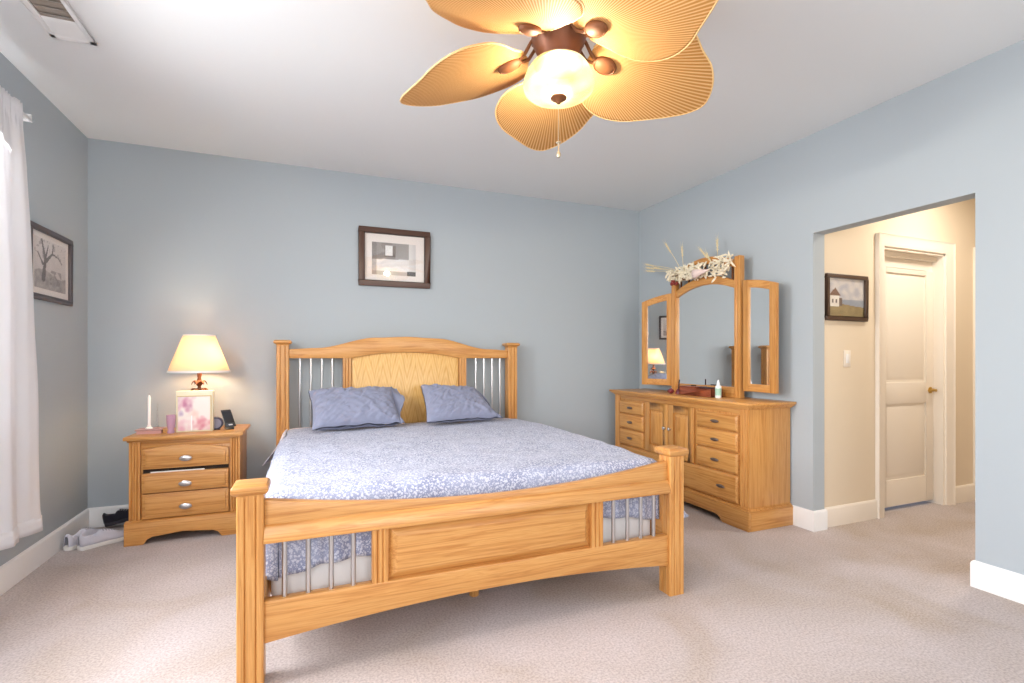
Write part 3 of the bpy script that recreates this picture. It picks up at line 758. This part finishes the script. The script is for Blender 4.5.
for k, (y0, y1) in enumerate(((3.078, 3.38), (3.386, 3.69))):
    z0, z1 = .366, .80; st = .062
    b = MB().box(DFX + .006, DFX + .02, y0, y1, z0, z1)
    for q in ((y0, y0 + st, z0, z1), (y1 - st, y1, z0, z1), (y0 + st, y1 - st, z0, z0 + st), (y0 + st, y1 - st, z1 - st, z1)): b.box(DFX - .008, DFX + .008, *q)
    b.raised(y0 + st + .003, y1 - st - .003, z0 + st + .003, z1 - st - .003, DFX + .0058, DFX - .009, .03, YZ)
    d = b.build('door', M['oak_z'], dr, bevel=.003)
    yk = y1 - .03 if k == 0 else y0 + .03
    kn = MB().lathe([(0, 0), (.006, 0), (.006, .01), (.013, .016), (.014, .024), (.008, .03), (0, .031)], Mx=Matrix.Translation((DFX - .008, yk, .6)) @ Matrix.Rotation(rad(-90), 4, 'Y'), seg=14).build('knob', M['pewter'], d)
    kn['label'] = 'round pewter knob'

# tri-fold mirror
t = mr = thing('dresser_mirror', 'oak three panel mirror with arched crest standing on the dresser', 'mirror', (3.1, 3.31, .882))
MX, my0, my1, my = 3.085, 2.912, 3.64, 3.276
Z0 = .883
for y in (my0, my1):
    P = [(MX - .03, y - .027)]
    P += [(MX - .03, y - .008), (MX - .025, y - .004), (MX - .025, y + .004), (MX - .03, y + .008), (MX - .03, y + .027), (MX + .02, y + .027), (MX + .02, y - .027)]
    MB().prism(P, 'z', Z0, 1.985).build('post', M['oak_z'], mr, bevel=.002)
ym = lin_space(my0 + .026, my1 - .026, 32)
arc = lambda b0, r: (lambda u: b0 + r * (1 - ((u - my) / (my1 - my - .026)) ** 2))
MB().strip(ym, arc(1.795, .082), arc(1.735, .072), MX - .022, MX + .016, YZ).build('arched_rail', M['oak_y'], mr, bevel=.004)
MB().strip(ym, arc(1.955, .082), arc(1.895, .08), MX - .022, MX + .016, YZ).build('crest_rail', M['oak_y'], mr, bevel=.004)
MB().box(MX - .022, MX + .016, my0 + .026, my1 - .026, Z0, .965).build('bottom_rail', M['oak_y'], mr, bevel=.003)
b = MB()
for k in range(7):
    y = my0 + .07 + (my1 - my0 - .14) * k / 6
    b = MB().box(MX - .006, MX + .006, y - .007, y + .007, arc(1.795, .082)(y) - .01, arc(1.895, .08)(y) + .01); b.build('gallery_spindle', M['bronze2'], mr)
MB().strip(ym, lambda u: arc(1.735, .072)(u) + .012, lambda u: .955, MX - .006, MX + .004, YZ).build('mirror_glass', M['mirror'], mr)
MB().box(MX + .006, MX + .014, my0 + .026, my1 - .026, .95, 1.8).build('backing', M['dark'], mr)
def wing(hy, sgn, ang):
    W_ = .31; c, s_ = cos(ang), sin(ang)
    def T(d, u, z): return (MX - .004 + d * c - u * s_, hy + sgn * (u * c + d * s_), z)   # u from hinge outward, d depth
    F = lambda u, v, d: T(d, u, v)
    top = lambda u: 1.787 - .062 * (max(0, u) / W_) ** 1.8
    z0 = .94
    b = MB()
    for a, e in ((0, .056), (W_ - .056, W_)): b.strip(lin_space(a, e, 4), top, lambda u: z0, -.018, .014, F)
    wg = b.build('wing_frame', M['oak_z'], mr, bevel=.003)
    for hi, lo in ((lambda u: top(u) - .001, lambda u: top(u) - .06), (lambda u: z0 + .058, lambda u: z0 + .001)):
        MB().strip(lin_space(.05, W_ - .05, 16), hi, lo, -.016, .012, F).build('wing_rail', M['oak_y'], wg, bevel=.003)
    MB().strip(lin_space(.05, W_ - .05, 16), lambda u: top(u) - .05, lambda u: z0 + .05, -.006, .004, F).build('wing_glass', M['mirror'], wg)
wing(my0 - .05, -1, rad(4.5)); wing(my1 + .034, 1, rad(24))

# dried flowers lying on the mirror's arched rail
t = fl = thing('dried_flowers', 'bundle of dried wheat and husks lying along the top of the mirror', 'dried flowers', (3.05, 3.5, 1.87))
straw = mat('straw', 'EAD9AE', .8); straw2 = mat('pale_husk', 'F3E8CF', .8); red = mat('dried_red', '8E3A34', .7); brn = mat('dried_brown', '7A5A38', .8)
def stalk(a, e, ear=True):
    a, e = Vector(a), Vector(e); mid = (a + e) / 2 + Vector((0, 0, .01))
    b = MB().tube([a, mid, e], .0025, 6)
    d = (e - a).normalized()
    if ear:
        for k in range(16):
            q = e - d * (.11 - .007 * k); an = k * 2.4
            n_ = d.orthogonal().normalized(); n_ = (Matrix.Rotation(an, 3, d) @ n_)
            b.tube([q, q + d * .012 + n_ * .006, q + d * .024 + n_ * .005], [.001, .004, .0008], 6)
            b.tube([q + d * .02 + n_ * .004, q + d * .075 + n_ * .014], [.0008, .0003], 4, False)
    b.build('wheat_stalk', straw, fl)
for a, e in (((3.04, 3.42, 1.93), (3.02, 3.98, 2.10)), ((3.03, 3.40, 1.92), (3.0, 3.94, 2.03)), ((3.05, 3.5, 1.93), (3.04, 3.72, 2.24)), ((3.04, 3.46, 1.93), (3.05, 3.90, 2.06)),
             ((3.04, 3.10, 1.90), (3.03, 3.27, 2.10)), ((3.05, 3.13, 1.91), (3.04, 3.21, 2.05)), ((3.04, 3.44, 1.92), (3.01, 3.96, 2.065)), ((3.05, 3.5, 1.95), (3.1, 3.58, 2.19)), ((3.05, 3.1, 1.93), (3.1, 3.16, 2.16))): stalk(a, e)
def husks(name, n, cf, sx, mt, ln, thick):
    b = MB()
    for k in range(n):
        p = Vector(cf()) ; d = Vector((random.gauss(-.1, .4), random.gauss(.35, .8), random.gauss(.1, .55))).normalized()
        l_ = ln * random.uniform(.6, 1.2); n_ = d.orthogonal().normalized() * l_ * .2
        b.tube([p - d * l_ / 2, p - d * l_ * .1 + n_, p + d * l_ * .3 + n_ * .6, p + d * l_ / 2 - n_ * .3], [thick * .3, thick, thick * .8, thick * .15], 6)
    o = b.build(name, mt, fl); o['kind'] = 'stuff'; return o
husks('husk_cluster', 190, lambda: (random.uniform(2.985, 3.05), random.uniform(3.22, 3.66), 1.855 + .11 * (random.random() ** 1.3) + .02), 0, straw2, .066, .0105)
husks('husk_cluster', 70, lambda: (random.uniform(2.985, 3.06), random.gauss(3.06, .06), random.gauss(1.925, .045)), 0, straw2, .06, .009)
husks('seed_heads', 26, lambda: (random.uniform(2.985, 3.03), random.uniform(3.3, 3.6), random.uniform(1.87, 1.93)), 0, brn, .035, .006)
b = MB()
for k in range(16):
    p = (random.uniform(2.98, 3.015), random.uniform(3.5, 3.62), random.uniform(1.845, 1.88)); r = random.uniform(.009, .013)
    b.lathe([(0, -r), (r * .7, -r * .7), (r, 0), (r * .7, r * .7), (0, r)], p, 8)
b.build('red_berries', red, fl)
b = MB()
def cone(u, v):
    a = 2 * pi * v; r = .038 * u + .002
    return (2.97 + r * cos(a) * .8, 3.11 + .17 * u, 1.905 - .01 * u + r * sin(a))
b.grid(cone, 6, 16, wrap=True); o = b.build('paper_cone', mat('pinkish_paper', 'EAD3CB', .7), fl); solid(o, .002)

# on the dresser top
DZT = .8825
t = thing('valet_box', 'reddish brown wooden valet box on the dresser before the mirror', 'box', (2.97, 3.2, DZT))
wd = mat('cherry_wood', '8A4630', .35)
n_ = N(wd, 'ShaderNodeTexNoise', i_Scale=4, i_Detail=4); L(wd, coords(wd, (20, 2, 20)), n_.inputs['Vector']); L(wd, ramp(wd, n_.outputs[0], [(.3, '6E3324'), (.7, 'A4583A')]), bsdf(wd).inputs['Base Color'])
b = MB(); x0, x1, y0, y1 = 2.91, 3.03, 3.03, 3.39
b.box(x0, x1, y0, y1, DZT, DZT + .01).box(x0, x0 + .009, y0, y1, DZT, DZT + .066).box(x1 - .009, x1, y0, y1, DZT, DZT + .066).box(x0, x1, y0, y0 + .009, DZT, DZT + .066).box(x0, x1, y1 - .009, y1, DZT, DZT + .066).box(x0, x1, 3.2, 3.206, DZT, DZT + .06)
b.build('tray', wd, t, bevel=.002)
MB().box(x0 - .004, x1 + .004, 3.2, y1 + .004, DZT + .066, DZT + .076).build('lid', wd, t, bevel=.003)
MB().box(2.96, 2.985, 3.27, 3.31, DZT + .076, DZT + .084).build('lid_knob', M['dark'], t, bevel=.002)
MB().box(x0 + .015, x1 - .015, 3.05, 3.18, DZT + .0105, DZT + .075).build('contents', mat('dark_leather', '4A2A2A', .6), t, bevel=.006)
t = thing('pen', 'dark pen standing upright in a maroon cone holder on the dresser', 'pen holder', (2.93, 3.43, DZT))
MB().lathe([(0, 0), (.026, 0), (.028, .006), (.02, .03), (.010, .045), (.0, .046)], (2.93, 3.425, DZT), 16).build('holder', mat('maroon', '6B2A33', .4), t)
MB().tube([(2.93, 3.425, DZT + .04), (2.935, 3.42, DZT + .125)], [.005, .0055], 8).build('barrel', mat('maroon_black', '35151C', .3), t)
t = thing('arrow_ornament', 'small maroon pointed ornament lying left of the valet box', 'ornament', (2.93, 3.48, DZT))
MB().lathe([(0, 0), (.008, .01), (.022, .04), (.024, .055), (.01, .062), (.01, .08), (0, .081)], Mx=Matrix.Translation((2.9, 3.535, DZT + .024)) @ Matrix.Rotation(rad(90), 4, 'X'), seg=14).build('body', mat('maroon_wood', '7A2F2F', .45), t)
t = thing('lotion_bottle', 'white bottle with green label and pointed cap on the dresser', 'bottle', (2.93, 2.975, DZT))
MB().lathe([(0, 0), (.021, 0), (.023, .004), (.023, .088), (.019, .096), (0, .096)], (2.93, 2.975, DZT), 20).build('bottle_body', mat('white_plastic', 'F2F4F0', .35), t)
MB().lathe([(.0234, .02), (.0234, .075)], (2.93, 2.975, DZT), 20).build('label', mat('green_label', 'A9CDB8', .5), t)
MB().lathe([(0, .096), (.013, .096), (.013, .11), (.008, .125), (.004, .14), (0, .142)], (2.93, 2.975, DZT), 16).build('cap', mat('white_cap', 'FAFAFA', .3), t)
t = thing('perfume_bottle', 'squat dark bottle between the valet box and the white lotion bottle', 'bottle', (2.96, 3.008, DZT))
MB().lathe([(0, 0), (.014, 0), (.015, .005), (.015, .05), (.006, .06), (.006, .064), (.013, .066), (.013, .09), (0, .091)], (2.975, 3.008, DZT), 16).build('bottle_body', mat('dark_glass', '2A2024', .15), t)

# ------------------------------------------------------------------ pictures
def frame(name, label, u0, u1, z0, z1, fw, dep, T, fmat, fn, mat_w=None, inner=None):
    """T(u, out, z) -> point, out = distance off the wall"""
    c = T((u0 + u1) / 2, 0, z0); t = thing(name, label, 'picture', c)
    b = MB()
    for q in ((u0, u1, z1 - fw, z1), (u0, u1, z0, z0 + fw), (u0, u0 + fw, z0 + fw, z1 - fw), (u1 - fw, u1, z0 + fw, z1 - fw)):
        b.box(q[0], q[1], .0005, dep, q[2], q[3], T)
    b.build('frame', fmat, t, bevel=.004)
    if inner:
        b = MB()
        for q in ((u0 + fw, u1 - fw, z1 - fw - .006, z1 - fw), (u0 + fw, u1 - fw, z0 + fw, z0 + fw + .006), (u0 + fw, u0 + fw + .006, z0 + fw, z1 - fw), (u1 - fw - .006, u1 - fw, z0 + fw, z1 - fw)): b.box(q[0], q[1], .004, dep - .006, q[2], q[3], T)
        b.build('frame_lip', inner, t)
    MB().box(u0 + fw * .5, u1 - fw * .5, .001, .006, z0 + fw * .5, z1 - fw * .5, T).build('mount', mat('mount_board', 'F0E8E2', .7), t)
    p0, p1, q0, q1 = mat_w
    picture_mesh(p0, p1, q0, q1, fn, lambda u, z: T(u, .0072, z), 72, 54).build('print', M['print'], t, smooth=False)
    b = MB().box(u0 + fw, u1 - fw, .009, .0105, z0 + fw, z1 - fw, T).build('glazing', M['glass'], t)
    return t
def bath(u, v):
    g = noise.noise((u * 12, v * 12, 0)) * .04
    c = mixh('8E8A88', 'A9A5A2', u + g)
    if v < .47 + .05 * u: c = mixh('D9D6D4', 'F2F0EE', .5 + .5 * sin(u * 3) + g)       # tub
    if v < .12: c = mixh('B8B2AE', 'C8C2BE', u)
    if .28 < u < .54 and .56 < v < .92: c = 'F4F4F2' if (.30 < u < .46 and v > .6) else '77706C'
    if u > .84: c = mixh('E4E1DE', 'D0CCCA', (u - .84) * 6)
    if u > .8 and v < .14: c = '4A4643'
    if u < .1: c = mixh(c, '6E6A68', .4)
    return mixh(c, [1, 1, 1], 0)
frame('framed_picture', 'wood framed black and white bathroom print above the bed headboard', .368, .972, 1.803, 2.301, .045, .03,
      lambda u, d, z: (u, YB - d, z), mat('walnut_frame', '54392D', .35), bath, (.477, .848, 1.905, 2.18), mat('dark_lip', '3A2620', .4))
def etching(u, v):
    n = noise.noise((u * 9, v * 9, 2)) * .5 + .25 * noise.noise((u * 25, v * 25, 5))
    c = mixh('C9C1BE', 'E2DAD6', v + n * .5)
    if v < .33 + .06 * sin(u * 6): c = mixh('8F8784', 'C2B9B5', .5 + n)
    def seg(ax, ay, bx, by, w):
        dx, dy = bx - ax, by - ay; t_ = max(0, min(1, ((u - ax) * dx + (v - ay) * dy) / (dx * dx + dy * dy)))
        return ((u - ax - dx * t_) ** 2 + (v - ay - dy * t_) ** 2) ** .5 < w * (1 - .5 * t_)
    tree = [(.27, .2, .33, .62, .06), (.33, .6, .22, .97, .04), (.33, .55, .55, .76, .04), (.55, .76, .75, .72, .025), (.55, .76, .58, .95, .02), (.33, .6, .42, .9, .025), (.25, .5, .1, .7, .025), (.75, .72, .88, .6, .016)]
    if any(seg(*s_) for s_ in tree): c = mixh('5E5654', '7A716E', .5 + n)
    elif v > .6 and n > .16: c = mixh(c, '8A8280', .5)
    if .45 < u < .85 and .12 < v < .42 and n > .05: c = mixh(c, '6E6664', .55)
    return c
frame('framed_picture', 'dark framed etching of a bare tree on the left wall by the curtain', 3.533, 4.066, 1.527, 1.953, .032, .022,
      lambda u, d, z: (XL + d, u, z), mat('charcoal_frame', '5A4F50', .4), etching, (3.61, 3.995, 1.597, 1.888))
def seaside(u, v):
    n = noise.noise((u * 7, v * 7, 1))
    c = mixh('B9BAC4', 'D8D4D2', .5 + n + (v - .6))
    if v < .45: c = mixh('8E98AA', '9FA8B6', u + n * .5)
    if v < .36 - .14 * max(0, u - .3) + .02 * n: c = mixh('8A7A56', 'A08E66', .5 + n)
    if .04 < u < .3 and .26 < v < .55: c = mixh('E9E3DA', 'F4EFE6', .5 + n)
    if .04 < u < .34 and .55 < v < .55 + .2 * (1 - abs(u - .19) / .16): c = '7B5E50'
    if .3 < u < .38 and .28 < v < .5: c = '6A5A54'
    for a in (.1, .2): 
        if a < u < a + .04 and .36 < v < .46: c = '6B635E'
    return c
frame('framed_picture', 'dark framed seaside house painting on the cream hall wall', 3.355, 3.79, 1.459, 1.790, .028, .022,
      lambda u, d, z: (u, HY - d, z), mat('dark_brown_frame', '4A3528', .4), seaside, (3.381, 3.764, 1.485, 1.764))

t = thing('light_switch', 'white light switch on the cream hall wall beside the door', 'switch', (3.585, HY, 1.19))
MB().box(3.55, 3.622, HY - .006, HY - .0003, 1.13, 1.248).build('plate', M['trimcream'], t, bevel=.002)
MB().box(3.57, 3.602, HY - .010, HY - .0055, 1.156, 1.222).build('rocker', M['white'], t, bevel=.002)

# ------------------------------------------------------------------ curtain
t = thing('curtain_rod', 'white flat curtain rod on the left wall above the curtain', 'curtain rod', (XL, 2.5, 2.46))
b = MB().box(-1.392, -1.384, 1.45, 3.425, 2.452, 2.47).box(XL, -1.384, 3.417, 3.425, 2.452, 2.492).box(XL, -1.384, 1.45, 1.458, 2.452, 2.492)
b.build('rod', M['white'], t, bevel=.002)
MB().box(XL + .0005, XL + .004, 3.40, 3.44, 2.44, 2.51).box(XL + .0005, XL + .004, 1.44, 1.475, 2.44, 2.51).build('bracket', M['white'], t, bevel=.001)
b = MB()
def cur(u, v):
    # u: 0 far edge (visible) .. 1 away ; v: 0 hem .. 1 heading
    z = .262 + (2.478 - .262) * v + .05 * u * (1 - v)
    yr = lerp(z, [.26, .5, 1.5, 2.2, 2.43, 2.5], [3.462, 3.446, 3.385, 3.318, 3.27, 3.262])
    yl = lerp(z, [.26, 1.5, 2.45], [2.45, 2.5, 2.55])
    y = yr + (yl - yr) * u
    gather = slerp(z, [.26, 1.8, 2.5], [1, .8, .35])
    x = -1.364 + gather * (.020 * sin(u * 24 + .8) + .006 * sin(u * 61 + z * 1.1)) * min(1, u * 12 + .15) + .01 * noise.noise((u * 6, z * 1.5, 0))
    if z > 2.36: x += .007 * sin(u * 190) * min(1, (z - 2.36) / .06); z += .006 * sin(u * 150 + 1) * max(0, (z - 2.44) / .04)
    if z < .34: x += .004
    return (x, y, z)
b.grid(cur, 160, 60)
o = b.build('curtain', M['curtain'], origin=(-1.372, 3.0, 2.46)); solid(o, .003, 0)
tag(o, 'white gathered cotton curtain hanging by the left wall picture', 'curtain')
b = MB().grid(lambda u, v: (lambda p: (p[0] + .0035, p[1] - .001, p[2]))(cur(u, v * .035)), 160, 3)
bb = MB(); bb.grid(lambda u, v: (lambda p: (p[0] + .0032, p[1] - .0005, p[2]))(cur(u, v * .035)), 160, 3)
h = bb.build('hem', M['curtain'], o); solid(h, .002, 0)

# ------------------------------------------------------------------ ceiling vent
t = thing('air_vent', 'white ceiling air register near the left wall', 'vent', (-1.07, 2.87, ZC))
vx0, vx1, vy0, vy1 = -1.155, -.975, 2.62, 3.03
b = MB()
for q in ((vx0, vx0 + .026, vy0, vy1), (vx1 - .026, vx1, vy0, vy1), (vx0, vx1, vy0, vy0 + .03), (vx0, vx1, vy1 - .03, vy1)): b.box(*q, ZC - .012, ZC - .0005)
b.build('rim', M['white'], t, bevel=.003)
MB().box(vx0 + .02, vx1 - .02, vy0 + .02, vy1 - .02, ZC - .003, ZC - .001).build('duct', mat('duct_taupe', 'A79C90', .8), t)
for half, (a, e, tl) in enumerate(((vy0 + .035, 2.865, 1), (2.872, vy1 - .03, -1))):
    b = MB(); n_ = 4 if half == 0 else 9
    for k in range(n_):
        y = a + (e - a) * (k + .5) / n_; q = .0075 if half == 0 else .0115
        b.prism([(y - q - .0006, ZC - (.011 if tl > 0 else .004)), (y - q + .0006, ZC - (.011 if tl > 0 else .004)), (y + q + .0006, ZC - (.003 if tl > 0 else .0115)), (y + q - .0006, ZC - (.003 if tl > 0 else .0115))], 'x', vx0 + .022, vx1 - .022)
    b.build('louvre_bank', M['white'], t)

# ------------------------------------------------------------------ ceiling fan
fx, fy = .948, 1.831
t = fan = thing('ceiling_fan', 'ceiling fan with five woven palm leaf blades and lit glass bowl', 'ceiling fan', (fx, fy, ZC))
MB().lathe([(0, ZC), (.075, ZC), (.075, ZC - .03), (.05, ZC - .07), (.02, ZC - .075), (.02, ZC - .13), (0, ZC - .13)], (fx, fy, 0), 28).build('canopy', M['bronze'], fan)
MB().lathe([(0, 2.615), (.07, 2.615), (.105, 2.59), (.112, 2.56), (.112, 2.50), (.1, 2.475), (.085, 2.44), (.075, 2.42), (0, 2.42)], (fx, fy, 0), 32).build('motor_housing', M['bronze'], fan)
MB().lathe([(0, 2.425), (.06, 2.425), (.066, 2.412), (.098, 2.41), (.1, 2.4), (.0, 2.4)], (fx, fy, 0), 32).build('light_fitter', M['bronze'], fan)
bowlp = [(.112, 2.398), (.128, 2.375), (.141, 2.345), (.147, 2.318), (.143, 2.298), (.128, 2.284), (.095, 2.274), (.05, 2.268), (.0, 2.267)]
MB().lathe([(.09, 2.405)] + bowlp, (fx, fy, 0), 40).build('glass_bowl', M['glassbowl'], fan)
MB().lathe([(0, 2.272), (.032, 2.27), (.034, 2.263), (.022, 2.256), (.012, 2.25), (.008, 2.243), (0, 2.24)], (fx, fy, 0), 20).build('finial', M['bronze2'], fan)
ch = MB().tube([(fx, fy, 2.245), (fx, fy, 2.07)], .0011, 6).build('pull_chain', M['chain'], fan)
MB().lathe([(0, 2.085), (.011, 2.083), (.011, 2.08), (.004, 2.077), (.003, 2.045), (.008, 2.038), (.010, 2.028), (.006, 2.02), (0, 2.019)], (fx, fy, 0), 14).build('chain_pull', M['chain'], ch)
TAU = [0, .1, .25, .4, .55, .7, .82, .92, 1.0]
WL = [.045, .203, .261, .263, .228, .168, .125, .10, .08]; WR = [.045, .211, .272, .274, .262, .212, .18, .15, .12]
def crv(x, ys):
    # Catmull-Rom through the widths
    for i in range(len(TAU) - 1):
        if x <= TAU[i + 1] + 1e-9:
            t_ = (x - TAU[i]) / (TAU[i + 1] - TAU[i]); p0 = ys[max(0, i - 1)]; p1 = ys[i]; p2 = ys[i + 1]; p3 = ys[min(len(ys) - 1, i + 2)]
            return max(0, .5 * (2 * p1 + (p2 - p0) * t_ + (2 * p0 - 5 * p1 + 4 * p2 - p3) * t_ ** 2 + (3 * p1 - p0 - 3 * p2 + p3) * t_ ** 3))
    return 0
def bladez(r, y): q = r - .14; return 2.465 - ZC - .297 * q + .196 * q * q - .2515 * y + .244 * y * y
def bpt(u, v):
    tau = 1 - (1 - u) ** 2; r = .14 + .588 * tau
    tip = math.sqrt(max(0, 1 - (max(0, tau - .72) / .28) ** 2.6))
    wl, wr = crv(tau, WL) * tip, crv(tau, WR) * tip; y = -wr + (wl + wr) * v
    return (r, y, bladez(r, y))
b = MB(); b.grid(bpt, 48, 40)
blade = b.build('blade', M['palm'], fan, local=True); solid(blade, .005, 0)
b = MB(); ol = [bpt(u / 48, 1) for u in range(49)] + [bpt(1 - u / 48, 0) for u in range(1, 49)]
b.tube(ol, .0042, 6)
edge = b.build('blade_binding', M['palmedge'], blade, local=True)
b = MB()
zz = lambda r, y=0: bladez(r, y)
Mx = Matrix.Translation((.215, 0, zz(.215) + .002)) @ Matrix.Rotation(-.245, 4, 'X') @ Matrix.Rotation(.28, 4, 'Y')
b.lathe([(0, 0), (.036, 0), (.039, -.008), (.037, -.018), (.033, -.022), (.031, -.019), (.026, -.024), (.014, -.030), (0, -.031)], Mx=Mx, seg=28, sxy=(1.4, 1.0))
med = b.build('medallion', M['bronze2'], blade, local=True)
b = MB()
for s_ in (-1, 1):
    b.tube([(.085, s_ * .022, -.20), (.112, s_ * .028, -.24), (.135, s_ * .025, -.275), (.158, s_ * .014, -.288), (.185, s_ * .006, zz(.185) - .008)], [.006, .007, .0075, .007, .006], 8)
b.tube([(.095, -.026, -.225), (.11, 0, -.235), (.095, .026, -.225)], .006, 8)
arm = b.build('blade_arm', M['bronze2'], blade, local=True)
A0 = 134 + 6.55
blade.rotation_euler = (0, 0, rad(A0))
for k in range(1, 5):
    c = again(blade, (0, 0, 0)); c.rotation_euler = (0, 0, rad(A0 + 72 * k))
l = bpy.data.lights.new('fan_light', 'POINT'); l.energy = 36; l.color = (1, .88, .68); l.shadow_soft_size = .03
o = bpy.data.objects.new('fan_light', l); o.location = (fx, fy, 2.335); COL.objects.link(o)

# ------------------------------------------------------------------ shoes
def shoe(name, label, loc, rz, upper, sole_m, lace_m, group=None, ry=0, rx=0):
    t = thing(name, label, 'shoe', loc, rz, group, local=True); t.rotation_euler = (rx, ry, rz)
    Ln = .28
    hw = lambda s: lerp(s, [0, .06, .2, .45, .7, .85, .95, 1], [.012, .03, .034, .034, .045, .044, .03, .006])
    b = MB(); n = 40
    P = [(Ln * s, hw(s)) for s in lin_space(0, 1, n)]; P += [(x, -y) for x, y in P[::-1][1:-1]]
    b.prism(P, 'z', 0, .028); b.build('sole', sole_m, t, bevel=.004, local=True)
    hh = lambda s: lerp(s, [0, .05, .2, .32, .45, .6, .75, .9, 1], [.085, .102, .092, .086, .1, .086, .066, .052, .02])
    b = MB()
    def up(u, v):
        s = .012 + .975 * u; a = pi * v; w_ = hw(s) * .97; h = hh(s)
        ca, sa = cos(a), sin(a); e = .7
        y = w_ * math.copysign(abs(ca) ** e, ca); z = .026 + (h - .026) * abs(sa) ** .8
        if .06 < s < .36 and sa > .75: z -= .03 * sin(pi * (s - .06) / .3) * (sa - .75) * 4      # collar opening
        return (Ln * s, y, z)
    b.grid(up, 48, 20); o = b.build('upper', upper, t, local=True); solid(o, .003)
    b = MB()
    for k in range(5):
        s = .44 + .055 * k; h = hh(s) + .002; w_ = .02
        b.tube([(Ln * s, -w_, h - .008), (Ln * s + .004, 0, h), (Ln * s, w_, h - .008)], .003, 6)
    b.build('laces', lace_m, t, local=True)
    return t
gk = fabric('grey_knit', 'D2CFD8', .9, 500); wt = mat('white_rubber', 'EDEAE4', .5); lc = mat('white_lace', 'A5A2AC', .8)
shoe('sneaker', 'pale grey knit sneaker with white sole nearest the nightstand foot', (-1.335, 3.845, .001), rad(38), gk, wt, lc, 'pale grey sneakers')
shoe('sneaker', 'pale grey knit sneaker tucked against the left baseboard', (-1.402, 3.865, .001), rad(66), gk, wt, lc, 'pale grey sneakers')
shoe('shoe', 'dark shoe behind the sneakers beside the nightstand', (-1.338, 4.29, .012), 0, fabric('black_mesh', '2A2730', .8, 400), mat('dark_rubber', '35323A', .6), mat('grey_lace', 'B8B4B0', .8), ry=-.2).scale = (.85, .85, .95)
